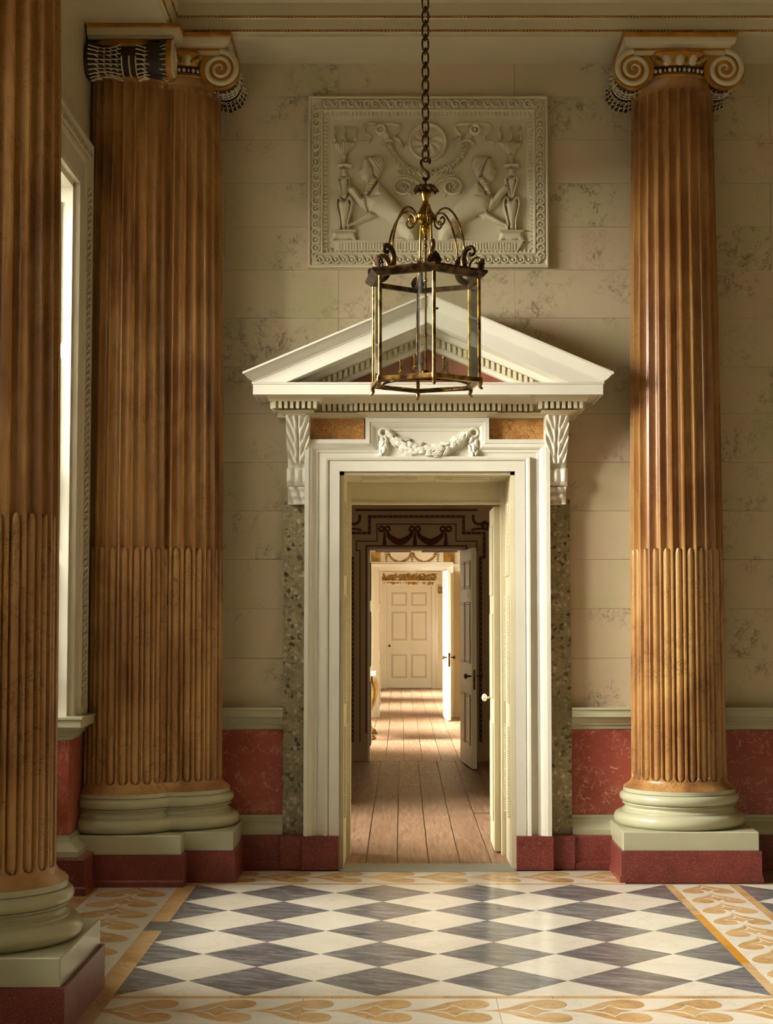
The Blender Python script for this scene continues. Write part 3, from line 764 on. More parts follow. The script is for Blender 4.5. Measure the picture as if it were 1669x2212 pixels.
m.box(XC - 0.772, XC + 0.772, YJ, YW, OZ, zE); m.box(XC - 0.388, XC + 0.388, YJ, YW, zE, zC_)
m.build('jamb_board', 'white', ds)
iw = [(0, YW), (0, YJ - 0.02), (0.062, YJ - 0.02), (0.066, YJ - 0.012), (0.072, YJ - 0.026), (0.086, YJ - 0.034), (0.094, YJ - 0.034), (0.094, YJ)]
MB().sweep([(XC - OH, 0.212), (XC - OH, OZ), (XC + OH, OZ), (XC + OH, 0.212)], iw, elev, side=1).build('inner_architrave', 'white', ds)
ow = [(0, YW), (0, YJ - 0.075), (0.026, YJ - 0.075), (0.029, YJ - 0.066), (0.040, YJ - 0.060), (0.055, YJ - 0.040), (0.066, YJ - 0.018), (0.080, YJ - 0.014), (0.084, YJ)]
ow = [(p, q if q == YW else YJ - (YJ - q) * 0.58) for p, q in ow]
a, b = 0.776, 0.392
P = [(XC - a, 0.212), (XC - a, zE), (XC - b, zE), (XC - b, zC_), (XC + b, zC_), (XC + b, zE), (XC + a, zE), (XC + a, 0.212)]
MB().sweep(P, ow, elev, side=-1).build('stepped_moulding', 'white', ds)
for s in (-1, 1):
    x0, x1 = sorted((XC + s * 0.40, XC + s * 0.76)); box('marble_panel', 'crackle', ds, x0, x1, 10.29, YW, zE - 0.002, Z(900, 10.27), 0.002)
# bed mouldings with dentils, breaking forward over the brackets
bed = [(-0.12, zb[0]), (-0.075, zb[0]), (-0.066, zb[1]), (-0.04, zb[2]), (-0.012, zb[3]), (-0.034, zb[4]), (-0.034, zb[5]), (0.03, zb[5]), (0.034, zb[6]), (0.045, (zb[6] + zb[7]) / 2), (0.07, zb[7]), (-0.12, zb[7])]
pts = [(-0.955, YW), (-0.955, 10.035), (-0.70, 10.035), (-0.70, 10.17), (-0.452, 10.17), (-0.452, 10.135), (0.452, 10.135), (0.452, 10.17), (0.70, 10.17), (0.70, 10.035), (0.955, 10.035), (0.955, YW)]
MB().sweep([(XC + u, v) for u, v in pts], bed, plan, side=-1).build('bed_moulding', 'ivory', ds)
m = MB(); m.box(XC - 0.95, XC + 0.95, 10.237, YW, zb[0] + 0.001, zb[7]).build('frieze_core', 'ivory', ds)
dm = MB().box(-0.0105, 0.0105, -0.026, 0.04, zb[4] + 0.001, zb[5], 0.0012).me('dentil')
def dent(x0, x1, y, n):
    for k in range(n): ob('dentil', dm, 'ivory', ds, (XC + x0 + (x1 - x0) * (k + 0.5) / n, y, 0))
dent(-0.972, -0.683, 10.035, 8); dent(0.683, 0.972, 10.035, 8); dent(-0.67, -0.465, 10.17, 6); dent(0.465, 0.67, 10.17, 6); dent(-0.468, 0.468, 10.135, 27)
for s in (-1, 1):      # side returns over the brackets
    for k in range(9):
        o = ob('dentil', dm, 'ivory', ds, (XC + s * 0.955, 10.05 + 0.037 * k, 0)); o.rotation_euler = (0, 0, s * PI / 2)
# corona
YCO, YTI = 9.905, 9.845
hc = H(378, 840, YCO); zc0, zc1 = Z(852, YCO), Z(826, YCO)
m = MB(); m.sweep([(XC - hc, YW), (XC - hc, YCO), (XC + hc, YCO), (XC + hc, YW)], [(-0.3, zc0 + 0.012), (-0.012, zc0 + 0.012), (-0.012, zc0), (0.0, zc0), (0.0, zc1 - 0.012), (0.006, zc1 - 0.010), (0.008, zc1), (-0.3, zc1 + 0.004)], plan, side=-1).build('corona', 'white', ds)
# pediment
zT, zA, ht = Z(803, YTI), Z(634, YTI), H(401, 803, YTI)
sl = (zA - zT) / ht; zB = zc1 + 0.002
d_ = [(0.0, YW), (0.0, YTI), (0.012, YTI), (0.020, YTI + 0.012), (0.045, YTI + 0.028), (0.068, YTI + 0.050), (0.074, YTI + 0.055), (0.080, YTI + 0.055), (0.082, YCO - 0.002), (0.168, YCO - 0.002), (0.172, YCO + 0.012), (0.172, YCO + 0.155), (0.188, YCO + 0.165), (0.205, YCO + 0.19), (0.208, YCO + 0.225), (0.262, YCO + 0.225), (0.266, YCO + 0.24), (0.285, YCO + 0.255), (0.288, YCO + 0.27), (0.288, YW)]
d_ = [(a, min(b, YW)) for a, b in d_]
for s in (-1, 1):
    V = []; q = len(d_)
    for dz, y in d_: V.append((XC, y, zA - dz))
    for dz, y in d_:
        if dz <= 0.0801:
            x = ht - (y - YTI if y < YW else 0) ; V.append((XC + s * x, y, max(zA - dz - sl * x, zB)))
        else:
            x = min((zA - dz - zB) / sl, hc); V.append((XC + s * x, y, zA - dz - sl * x))
    Fc = [(k, k + 1, q + k + 1, q + k) for k in range(q - 1)] + [tuple(range(q, 2 * q))]
    me = mesh('raking_cornice', V, Fc, 30); ob('raking_cornice', me, 'white', ds)
    # end cap and filler under the sima at the tip
    x0, x1 = sorted((XC + s * (hc - 0.02), XC + s * (hc + 0.004)))
    rd0, rd1, yd = 0.210, 0.258, YCO + 0.225
    wd, hd = 0.0205, rd1 - rd0
    P = [(-wd / 2, 0), (wd / 2, 0), (wd / 2, -hd), (-wd / 2, -hd)]
    P = [(u, w_ - s * sl * u) for u, w_ in P]
    rm = MB().prism(P, -0.030, 0.01).me('dentil')
    n = int((zA - rd0 - zB) / sl / 0.0345)
    for k in range(n):
        x = 0.012 + 0.0345 * (k + 0.5)
        if zA - rd1 - sl * x < zB + 0.004: break
        ob('dentil', rm, 'ivory', ds, (XC + s * x, yd, zA - rd0 - sl * x))
xt = (zA - 0.27 - zB) / sl
MB().prism([(XC - xt, zB), (XC + xt, zB), (XC, zA - 0.27)], 10.20, YW).build('tympanum', 'tympanum', ds)
# carved brackets
zt, z1, z2, z3, z4 = [Z(y, 10.08) for y in (897, 1005, 1036, 1046, 1085)]
def console(s):
    cx = XC + s * 0.818; hwid = 0.074
    def hf(U, W):
        u = (U - cx) / hwid; t = np.clip((W - z4) / (zt - z4), 0, 1)
        basev = 0.045 + 0.05 * t + 0.115 * np.clip((t - 0.35) / 0.65, 0, 1) ** 1.5
        Hh = basev.copy()
        tu = np.clip((W - z1) / (zt - z1), 0, 1)                     # upper acanthus
        leafw = 0.98 - 0.55 * np.clip(1 - tu * 2.2, 0, 1) ** 2
        mask = (tu > 0.08) * (np.abs(u) < leafw)
        ang = np.abs(u) * 5.2 - tu * 9.0
        Hh += mask * (0.013 + 0.011 * np.cos(ang * 2.6) * np.sqrt(np.abs(u)) - 0.012 * np.exp(-(u / 0.07) ** 2) + 0.010 * np.exp(-((np.abs(u) - 0.2) / 0.1) ** 2))
        Hh += mask * 0.016 * np.clip(1 - tu * 3, 0, 1)
        fl = (W < z1 + 0.05) & (W > z2)                              # reeds
        Hh += fl * 0.008 * np.abs(np.cos(u * PI * 1.5))
        roll = (W < z1 + 0.005) & (W > z3 - 0.005)                   # rolled band
        q = np.clip((W - (z1 + z3) / 2) / ((z1 - z3) / 2), -1, 1)
        Hh += np.where(roll, 0.045 * np.sqrt(1 - q * q) * (0.8 + 0.2 * np.abs(np.cos(u * PI * 1.5))), 0)
        low = W < z3                                                 # drooping leaf
        tl = np.clip((W - z4) / (z3 - z4), 0, 1)
        Hh += low * (0.02 * np.abs(np.cos(u * 4.2 + tl * 2.0)) + 0.018 * np.cos(tl * 7) ** 2)
        edge = np.clip((1 - np.abs(u)) / 0.06, 0, 1)
        narrow = np.where(low, np.abs(u) < 0.86, True) & np.where((W > z3) & (W < z1 - 0.0), np.abs(u) < 1.0, True) & np.where((W >= z1) & (W < z1 + 0.10), np.abs(u) < 0.9, True)
        return np.where((edge > 0) & narrow, Hh, 0)
    return relief('bracket', 'white', ds, cx - hwid - 0.002, cx + hwid + 0.002, z4, zt + 0.01, 0.0022, hf, 10.345)
for s in (-1, 1):
    console(s); x0, x1 = sorted((XC + s * 0.744, XC + s * 0.892))
    m = MB()
    zs_ = np.linspace(z4, zt + 0.01, 30); out = []
    for zz in zs_:
        t = (zz - z4) / (zt - z4); out.append((10.34 - (0.04 + 0.05 * t + 0.115 * max(0, (t - 0.35) / 0.65) ** 1.5), zz))
    poly = [(10.398, z4)] + out + [(10.398, zt + 0.01)]
    m.prism(poly, x0 + 0.006, x1 - 0.006, fn=lambda u, w_, d: (d, u, w_)).build('bracket_core', 'white', ds)
# garland of leaves under the frieze
def pg(px, py): return (X(px, py, YJ), Z(py, YJ))
gl = bez([pg(838, 935), pg(862, 955), pg(895, 972), pg(926, 976), pg(958, 972), pg(990, 955), pg(1013, 935)], 40)
rg = random.Random(3)
leafs = []
for k in range(95):
    t = rg.random(); i = min(int(t * (len(gl) - 1)), len(gl) - 2); px_, pz_ = gl[i]; dx, dz = gl[i + 1][0] - px_, gl[i + 1][1] - pz_
    th = math.atan2(dz, dx); wv = 0.018 + 0.030 * math.sin(PI * t); off = rg.uniform(-1, 1) * wv
    sg = 1 if t < 0.5 else -1
    leafs.append((px_ - math.sin(th) * off, pz_ + math.cos(th) * off, th + (0 if t < .5 else PI) + rg.uniform(-0.5, 0.5) + 0.5 * (off / wv) * sg, abs(off / wv)))
def hg(U, W):
    Hh = stroke(U, W, gl, lambda T: 0.014 + 0.034 * np.sin(PI * np.clip(T, 0.02, 0.98)), lambda T: 0.02 + 0.026 * np.sin(PI * T))
    Hb = Hh.copy()
    for x, z, a, o_ in leafs:
        L = dome(U, W, x, z, 0.026, 0.013, a, 0.016); c, s = math.cos(a), math.sin(a)
        rib = np.exp(-((-(U - x) * s + (W - z) * c) / 0.003) ** 2)
        Hh = np.maximum(Hh, np.where(L > 0, Hb * 0.8 + L + 0.012 - 0.006 * rib, 0))
    return Hh
x0, zz0 = pg(832, 992); x1, zz1 = pg(1020, 925)
relief('garland', 'white', ds, x0, x1, zz0, zz1, 0.0022, hg, YJ)
for sx, cpx in ((-1, 828), (1, 1023)):
    cx, cz = pg(cpx, 935)
    MB().tube([(cx + 0.026 * math.cos(a), YJ - 0.016, cz + 0.026 * math.sin(a)) for a in np.linspace(0, 2 * PI, 25)[:-1]], 0.010, 8, closed=True).build('garland_ring', 'white', ds)
    dpx = 828 if sx < 0 else 1022
    lf = [(pg(dpx + rg.uniform(-9, 9), 948 + q * 3.4), -PI / 2 + rg.uniform(-0.6, 0.6)) for q in range(11)]
    A = pg(dpx, 945); Bp = pg(dpx + 1, 985)
    def hd(U, W, lf=lf, A=A, Bp=Bp):
        Hh = stroke(U, W, [A, Bp], lambda T: 0.014 + 0.022 * np.sin(PI * np.clip(T * 0.8 + 0.1, 0, 1)), 0.022); Hb = Hh.copy()
        for (x, z), a in lf:
            L = dome(U, W, x, z, 0.024, 0.011, a, 0.014); Hh = np.maximum(Hh, np.where(L > 0, Hb * 0.8 + L + 0.008, 0))
        return Hh
    relief('garland_drop', 'white', ds, A[0] - 0.05, A[0] + 0.05, Bp[1] - 0.03, A[1] + 0.01, 0.0022, hd, YJ)
# threshold and panelled lining of the opening
struct(box('trim_10', 'stonegrey', None, XC - OH + 0.002, XC + OH - 0.002, 10.17, 10.47, -0.1, 0.006, 0.003), 'worn grey stone threshold of the pedimented door', 'threshold')
YI = 10.86
lin_ = thing('door_1', 'cream panelled lining and open leaf with white knob in the near doorway', 'door', (XC, YI, 0)); lin_['kind'] = 'structure'
for s in (-1, 1):
    x0, x1 = sorted((XC + s * OH, XC + s * (OH - 0.028))); L = box('lining', 'ivory', lin_, x0, x1, YJ + 0.01, YI, 0, OZ)
    for z0, z1 in ((0.30, 0.88), (1.02, 1.72), (1.84, 2.32)):
        x0, x1 = sorted((XC + s * (OH - 0.028), XC + s * (OH - 0.036)))
        box('lining_panel', 'ivory', L, x0, x1, 10.40, 10.72, z0, z1, 0.003)
        mm = MB()
        for q in range(int((z1 - z0) / 0.016)):
            for yy in (10.41, 10.71): mm.ball((XC + s * (OH - 0.040), yy, z0 + 0.01 + q * 0.016), 0.0062, seg=6, rings=4)
        o = mm.build('bead_moulding', 'ivory', L); o['kind'] = 'stuff'
    x0, x1 = sorted((XC + s * OH, XC + s * (OH - 0.055))); box('door_stop', 'ivory', lin_, x0, x1, YI - 0.05, YI + 0.1, 0, OZ)
L = box('soffit_lining', 'ivory', lin_, XC - OH, XC + OH, YJ + 0.01, YI + 0.09, OZ - 0.022, OZ)
for s in (-1, 1):
    x0, x1 = sorted((XC + s * 0.06, XC + s * 0.42)); box('soffit_panel', 'ivory', L, x0, x1, 10.42, 10.74, OZ - 0.03, OZ - 0.022, 0.003)
    mm = MB()
    for q in range(22): mm.ball((x0 + 0.01 + q * 0.0162, 10.45, OZ - 0.033), 0.0062, seg=6, rings=4)
    o = mm.build('bead_moulding', 'ivory', L); o['kind'] = 'stuff'
ZI = Z(1089, YI)
box('transom', 'ivory', lin_, XC - OH, XC + OH, YI, YI + 0.08, ZI, OZ - 0.02); box('transom_bead', 'ivory', lin_, XC - OH, XC + OH, YI - 0.012, YI, ZI, ZI + 0.014)

# ------------------------------------------------------------------ plaster relief above the door
rp = thing('plaster_relief', 'framed plaster relief of two sphinxes and torches on the wall above the pediment', 'relief', (XC, YW, Z(580, YW)))
YR = 10.375
def pr(px, py): return (X(px, py, YR), Z(py, YR))
x0, z0 = pr(665, 579); x1, z1 = pr(1182, 210); XM = (x0 + x1) / 2
xi0, zi0 = pr(713, 546); xi1, zi1 = pr(1140, 252)
box('ground', 'plaster', rp, x0 + 0.01, x1 - 0.01, YR + 0.005, YW, z0 + 0.01, z1 - 0.01)
P = [(x0, z0), (x0, z1), (x1, z1), (x1, z0)]
fr = [(0, YW), (0, YR - 0.028), (0.008, YR - 0.032), (0.016, YR - 0.028), (0.018, YR - 0.018), (0.082, YR - 0.018), (0.084, YR - 0.028), (0.092, YR - 0.028), (0.096, YR - 0.012), (0.126, YR + 0.0), (0.136, YR + 0.002), (0.14, YR + 0.006)]
MB().sweep(P, fr, elev, side=-1, closed=True).build('frame', 'plaster', rp)
gm = MB()                                                     # interlaced wave scroll of the frame
gp = [(0.0235 * math.cos(a) * (1 - 0.10 * a / 6), -0.006 - 0.004 * math.sin(a / 2), 0.0235 * math.sin(a) * (1 - 0.10 * a / 6)) for a in np.linspace(0, 5.2, 15)]
gm.tube(gp, 0.0055, 5); gm.ball((0, -0.003, 0), 0.011, 0.008, 0.011, 7, 5); gm.tube([(0.022, -0.006, -0.004), (0.034, -0.006, -0.024), (0.05, -0.004, -0.026)], 0.0055, 5)
gme = gm.me('wave_scroll', 60)
def band(ax, az, bx, bz, n):
    for k in range(n):
        t = (k + 0.5) / n; o = ob('wave_scroll', gme, 'plaster', rp, (ax + (bx - ax) * t, YR - 0.018, az + (bz - az) * t)); o.rotation_euler = (0, -math.atan2(bz - az, bx - ax), 0)
c = 0.05
band(x0 + c, z1 - c, x1 - c, z1 - c, 28); band(x1 - c, z1 - c, x1 - c, z0 + c, 20); band(x1 - c, z0 + c, x0 + c, z0 + c, 28); band(x0 + c, z0 + c, x0 + c, z1 - c, 20)
mm = MB(); c = 0.112                                          # small fluted ornament round the panel
def eggs_line(ax, az, bx, bz, n, vert):
    for k in range(n):
        t = (k + 0.5) / n; cx_, cz_ = ax + (bx - ax) * t, az + (bz - az) * t
        mm.ball((cx_, YR - 0.006, cz_), 0.016 if vert else 0.0085, 0.009, 0.0085 if vert else 0.016, 7, 5)
eggs_line(x0 + c, z1 - c, x1 - c, z1 - c, 50, False); eggs_line(x0 + c, z0 + c, x1 - c, z0 + c, 50, False); eggs_line(x0 + c, z0 + c, x0 + c, z1 - c, 34, True); eggs_line(x1 - c, z0 + c, x1 - c, z1 - c, 34, True)
o = mm.build('fluted_moulding', 'plaster', rp, 60); o['kind'] = 'stuff'
# ledge with flutes
lx0, lz0 = pr(716, 543); lx1, lz1 = pr(1128, 524)
mm = MB(); mm.prism([(lx0 + 0.03, lz0), (lx1 - 0.03, lz0), (lx1, lz1), (lx0, lz1)], YR - 0.028, YR + 0.01); mm.box(lx0 - 0.004, lx1 + 0.004, YR - 0.036, YR + 0.01, lz1, lz1 + 0.008)
ledge = mm.build('ledge', 'plaster', rp)
mm = MB(); n = 62
for k in range(n):
    xx = lx0 + 0.04 + (lx1 - lx0 - 0.08) * (k + 0.5) / n; mm.tube([(xx, YR - 0.028, lz0 + 0.006), (xx, YR - 0.028, lz1 - 0.006)], 0.006, 6)
o = mm.build('flute', 'plaster', ledge, 60); o['kind'] = 'stuff'
# figures, drawn on the left half and mirrored about the panel axis
def q5(x, y): return pr(680 + x / 6.506, 220 + y / 6.506)
def q2(x, y): return pr(640 + x / 2.98, 180 + y / 2.98)
AX = pr(923.5, 400)[0]
def mirror(P): return [(2 * AX - a, b) for a, b in P]
def pl(pts, f=q5): return [f(*p) for p in pts]
body = pl([(690, 1290), (760, 1310), (800, 1230), (890, 1120), (960, 1200), (1080, 1330), (1230, 1480), (1350, 1590), (1430, 1720), (1445, 1880), (1400, 1930), (1300, 1920), (1190, 1860), (1140, 1740), (1060, 1700), (940, 1640), (870, 1600), (760, 1560), (700, 1470)])
head = pl([(690, 800), (655, 880), (630, 960), (608, 1000), (630, 1015), (628, 1050), (650, 1100), (700, 1125), (740, 1150), (800, 1110), (840, 1010), (800, 900), (760, 800)])
hair = pl([(690, 770), (750, 790), (860, 775), (930, 780), (962, 860), (945, 970), (880, 1085), (830, 1060), (800, 930), (740, 830)])
lap = pl([(800, 1060), (885, 1090), (830, 1200), (755, 1320), (685, 1310), (740, 1180)])
neck = pl([(720, 1110), (800, 1080), (790, 1200), (700, 1320), (690, 1290)])
fore1 = pl([(690, 1300), (670, 1350), (570, 1215), (510, 1180), (455, 1200), (452, 1260), (490, 1300), (560, 1390), (660, 1500), (740, 1560), (740, 1400)])
fore2 = pl([(760, 1540), (880, 1600), (800, 1655), (640, 1710), (560, 1745), (470, 1775), (440, 1745), (480, 1715), (560, 1680), (650, 1610)])
haunch = pl([(1150, 1720), (1260, 1660), (1380, 1690), (1440, 1800), (1445, 1930), (1400, 1975), (1300, 1975), (1200, 1910), (1150, 1830)])
paw = pl([(1100, 1955), (1120, 1925), (1200, 1910), (1300, 1940), (1420, 1960), (1420, 1985), (1105, 1985)])
def sphinx(mir):
    f = mirror if mir else (lambda P: P)
    def hf(U, W):
        Hh = pillow(U, W, f(body), 0.050, 0.075)
        Hh = np.maximum(Hh, pillow(U, W, f(neck), 0.034, 0.03))
        Hh = np.maximum(Hh, pillow(U, W, f(head), 0.042, 0.045)); Hh = np.maximum(Hh, pillow(U, W, f(fore1), 0.036, 0.03))
        Hh = np.maximum(Hh, pillow(U, W, f(fore2), 0.034, 0.03)); Hh = np.maximum(Hh, 0.008 * (pillow(U, W, f(haunch), 1, 0.01) > 0) + pillow(U, W, f(haunch), 0.052, 0.06)); Hh = np.maximum(Hh, pillow(U, W, f(paw), 0.04, 0.02))
        # striped head cloth fanning out from the brow
        ax_, az_ = f([q5(690, 700)])[0]; hm = pillow(U, W, f(hair), 0.047, 0.03)
        angl = np.arctan2(W - az_, (U - ax_) * (-1 if mir else 1)); Hh = np.where(hm > 0.004, np.maximum(Hh, hm + 0.004 * np.cos(angl * 46)), Hh)
        lm = pillow(U, W, f(lap), 0.040, 0.02); Hh = np.where(lm > 0.004, np.maximum(Hh, lm + 0.004 * np.cos(W * 330)), Hh)
        ex, ez = f([q5(672, 925)])[0]; Hh -= 0.010 * np.exp(-(((U - ex) / 0.008) ** 2 + ((W - ez) / 0.004) ** 2)) * (Hh > 0.01)
        ex, ez = f([q5(640, 1040)])[0]; Hh -= 0.008 * np.exp(-(((U - ex) / 0.008) ** 2 + ((W - ez) / 0.003) ** 2)) * (Hh > 0.01)
        ex, ez = f([q5(800, 960)])[0]; Hh += 0.008 * np.exp(-(((U - ex) / 0.007) ** 2 + ((W - ez) / 0.011) ** 2)) * (Hh > 0.01)
        # shoulder, ribs and toes
        ex, ez = f([q5(870, 1340)])[0]; Hh -= 0.010 * np.exp(-(((U - ex) / 0.02) ** 2 + ((W - ez) / 0.008) ** 2)) * (Hh > 0.01)
        for tx, ty in ((455, 1735), (480, 1755), (470, 1200), (500, 1190), (1110, 1965), (1130, 1955)):
            ex, ez = f([q5(tx, ty)])[0]; Hh = np.maximum(Hh, dome(U, W, ex, ez, 0.008, 0.006, 0, 0.036))
        return np.maximum(Hh, 0)
    a, b = q5(430, 1990); c_, d = q5(1460, 740)
    if mir: a, c_ = 2 * AX - c_, 2 * AX - a
    return relief('sphinx', 'plaster', rp, a, c_, b, d, 0.0024, hf, YR + 0.002)
def torch(mir):
    f = mirror if mir else (lambda P: P)
    def L(p): return f(pl(p))
    def hf(U, W):
        Hh = pillow(U, W, L([(215, 1988), (262, 1830), (560, 1830), (608, 1988), (500, 1950), (410, 1975), (320, 1950)]), 0.022, 0.03)
        Hh = np.maximum(Hh, pillow(U, W, L([(235, 1800), (595, 1800), (590, 1835), (245, 1835)]), 0.03, 0.012))
        Hh = np.maximum(Hh, pillow(U, W, L([(380, 1800), (440, 1800), (470, 1650), (500, 1450), (470, 1370), (420, 1400), (350, 1370), (320, 1440), (350, 1640)]), 0.026, 0.03))
        for s in (-1, 1):
            Hh = np.maximum(Hh, stroke(U, W, L(bez([(410 + s * 60, 1790), (410 + s * 60, 1680), (410 + s * 105, 1480), (410 + s * 105, 1390), (410 + s * 75, 1355), (410 + s * 45, 1385)], 24)), 0.008, 0.026))
            Hh = np.maximum(Hh, stroke(U, W, L(bez([(410 + s * 25, 1330), (410 + s * 50, 1230), (410 + s * 80, 1120), (410 + s * 65, 1075), (410 + s * 35, 1085)], 24)), 0.007, 0.024))
        Hh = np.maximum(Hh, pillow(U, W, L([(380, 1360), (440, 1360), (480, 1120), (450, 1060), (370, 1060), (340, 1120)]), 0.022, 0.03))
        Hh = np.maximum(Hh, pillow(U, W, L([(360, 1060), (460, 1060), (450, 940), (370, 940)]), 0.026, 0.02))
        Hh = np.maximum(Hh, pillow(U, W, L([(305, 880), (525, 880), (535, 925), (490, 940), (410, 915), (330, 940), (295, 925)]), 0.034, 0.012))
        Hh = np.maximum(Hh, pillow(U, W, L([(385, 870), (435, 870), (455, 740), (370, 740)]), 0.022, 0.02))
        bw = pillow(U, W, L([(255, 580), (345, 570), (415, 545), (480, 565), (575, 580), (540, 640), (490, 690), (450, 745), (370, 745), (330, 690), (290, 640)]), 0.032, 0.03)
        cx_ = L([(412, 600)])[0][0]
        Hh = np.maximum(Hh, np.where(bw > 0.003, bw + 0.004 * np.cos((U - cx_) * 420), 0))
        for fx, w_ in ((275, 0.010), (412, 0.013), (568, 0.010)):
            Hh = np.maximum(Hh, stroke(U, W, L(bez([(fx, 530), (fx - 8, 470), (fx + 12, 420), (fx, 355)], 12)), lambda T, w_=w_: w_ * (1 - T) + 0.002, 0.02))
        return Hh
    a, b = q5(205, 1995); c_, d = q5(615, 345)
    if mir: a, c_ = 2 * AX - c_, 2 * AX - a
    return relief('torch_stand', 'plaster', rp, a, c_, b, d, 0.0024, hf, YR + 0.002)
def ribbon(mir):
    f = mirror if mir else (lambda P: P)
    L = lambda p: f([q2(*t) for t in p])
    def hf(U, W):
        Hh = stroke(U, W, L(bez([(415, 385), (445, 375), (465, 380), (480, 345), (440, 310), (450, 268), (500, 262), (540, 265), (600, 262), (660, 270), (662, 300), (630, 345), (665, 370), (680, 410)], 60)), 0.0075, 0.016)
        c_ = L([(540, 300)])[0]
        R = np.hypot(U - c_[0], W - c_[1]); r0 = 40 / 2.98 * S(300, YR)
        Hh = np.maximum(Hh, np.where(R < r0, 0.012 + 0.012 * np.abs(np.cos(R / r0 * PI * 1.5)), 0))
        Hh = np.maximum(Hh, stroke(U, W, L([(575, 330), (590, 370)]), 0.02, 0.014))
        Hh = np.maximum(Hh, stroke(U, W, L(bez([(550, 392), (580, 370), (616, 375)], 10)), 0.007, 0.022))
        return Hh
    a, b = q2(405, 420); c_, d = q2(690, 250)
    if mir: a, c_ = 2 * AX - c_, 2 * AX - a
    return relief('ribbon', 'plaster', rp, a, c_, b, d, 0.0024, hf, YR + 0.002)
def scroll(mir):
    f = mirror if mir else (lambda P: P)
    L = lambda p: f([q2(*t) for t in p])
    sp = [(690 + (78 - 46 * t) * math.cos(2.2 + 1.35 * 2 * PI * t - 1.0), 665 - (70 - 40 * t) * math.sin(-(2.2 + 1.35 * 2 * PI * t - 1.0)) * -1) for t in np.linspace(0, 1, 50)]
    def hf(U, W):
        Hh = stroke(U, W, L([(690 + (76 - 48 * t) * math.cos(-0.7 - 8.2 * t), 668 + (62 - 38 * t) * math.sin(-0.7 - 8.2 * t)) for t in np.linspace(0, 1, 50)]), 0.006, 0.016)
        Hh = np.maximum(Hh, stroke(U, W, L(bez([(650, 570), (670, 592), (730, 605), (790, 650), (835, 720)], 24)), lambda T: 0.005 + 0.006 * T, 0.016))
        Hh = np.maximum(Hh, stroke(U, W, L(bez([(640, 705), (680, 715), (720, 708), (740, 722)], 16)), 0.007, 0.014))
        c_ = L([(690, 665)])[0]
        for k in range(5):
            a_ = k * 2 * PI / 5; Hh = np.maximum(Hh, dome(U, W, c_[0] + 0.015 * math.cos(a_), c_[1] + 0.015 * math.sin(a_), 0.009, 0.009, 0, 0.016))
        return Hh
    a, b = q2(605, 740); c_, d = q2(843, 560)
    if mir: a, c_ = 2 * AX - c_, 2 * AX - a
    return relief('leaf_scroll', 'plaster', rp, a, c_, b, d, 0.0024, hf, YR + 0.002)
def husk(mir):
    f = mirror if mir else (lambda P: P)
    path = f([q2(*t) for t in bez([(588, 385), (620, 450), (665, 510), (735, 560), (843, 582)], 40)])
    def hf(U, W):
        Hh = stroke(U, W, path, 0.008, 0.014); n = len(path)
        for k in range(2, n - 1, 3):
            a_ = math.atan2(path[k + 1][1] - path[k][1], path[k + 1][0] - path[k][0])
            for s in (-1, 1): Hh = np.maximum(Hh, dome(U, W, path[k][0] - math.sin(a_) * 0.011 * s, path[k][1] + math.cos(a_) * 0.011 * s, 0.019, 0.006, a_ + s * 0.45, 0.02))
        return Hh
    a = min(p[0] for p in path) - 0.03; c_ = max(p[0] for p in path) + 0.03
    return relief('husk_garland', 'plaster', rp, a, c_, min(p[1] for p in path) - 0.03, max(p[1] for p in path) + 0.03, 0.0024, hf, YR + 0.002)
for mir in (False, True): sphinx(mir); torch(mir); ribbon(mir); scroll(mir); husk(mir)
rc = pr(924, 308); rr_ = 42 * S(308, YR)
def hr(U, W):
    R = np.hypot(U - rc[0], W - rc[1]) / rr_; A = np.arctan2(W - rc[1], U - rc[0])
    Hh = np.where(R < 1, 0.012, 0) + np.where(R < 1, 0.014 * np.exp(-((R - 0.93) / 0.06) ** 2), 0)
    Hh += np.where(R < 0.88, 0.010 * np.sqrt(np.clip(0.5 + 0.5 * np.cos(A * 9 + R * 5), 0, 1)) * np.sin(np.clip(R / 0.88, 0, 1) * PI), 0) + np.where(R < 0.2, 0.014 * np.sqrt(np.clip(1 - (R / 0.2) ** 2, 0, 1)), 0)
    return Hh
relief('rosette', 'plaster', rp, rc[0] - rr_ * 1.05, rc[0] + rr_ * 1.05, rc[1] - rr_ * 1.05, rc[1] + rr_ * 1.05, 0.0024, hr, YR + 0.002)

# ------------------------------------------------------------------ hanging lantern
LX, LY = X(919, 720, 8.12), 8.12
lan = thing('hall_lantern', 'hexagonal brass and glass lantern hanging on a long chain before the door', 'lantern', (LX, LY, Z(858, LY)))
lz = lambda py: Z(py, LY)
RL = 0.288; AL = -PI / 2 + math.radians(7.2)
def hp(k, r, z): return (LX + r * math.cos(AL + k * PI / 3), LY + r * math.sin(AL + k * PI / 3), z)
CXn = X(913, 300, LY)
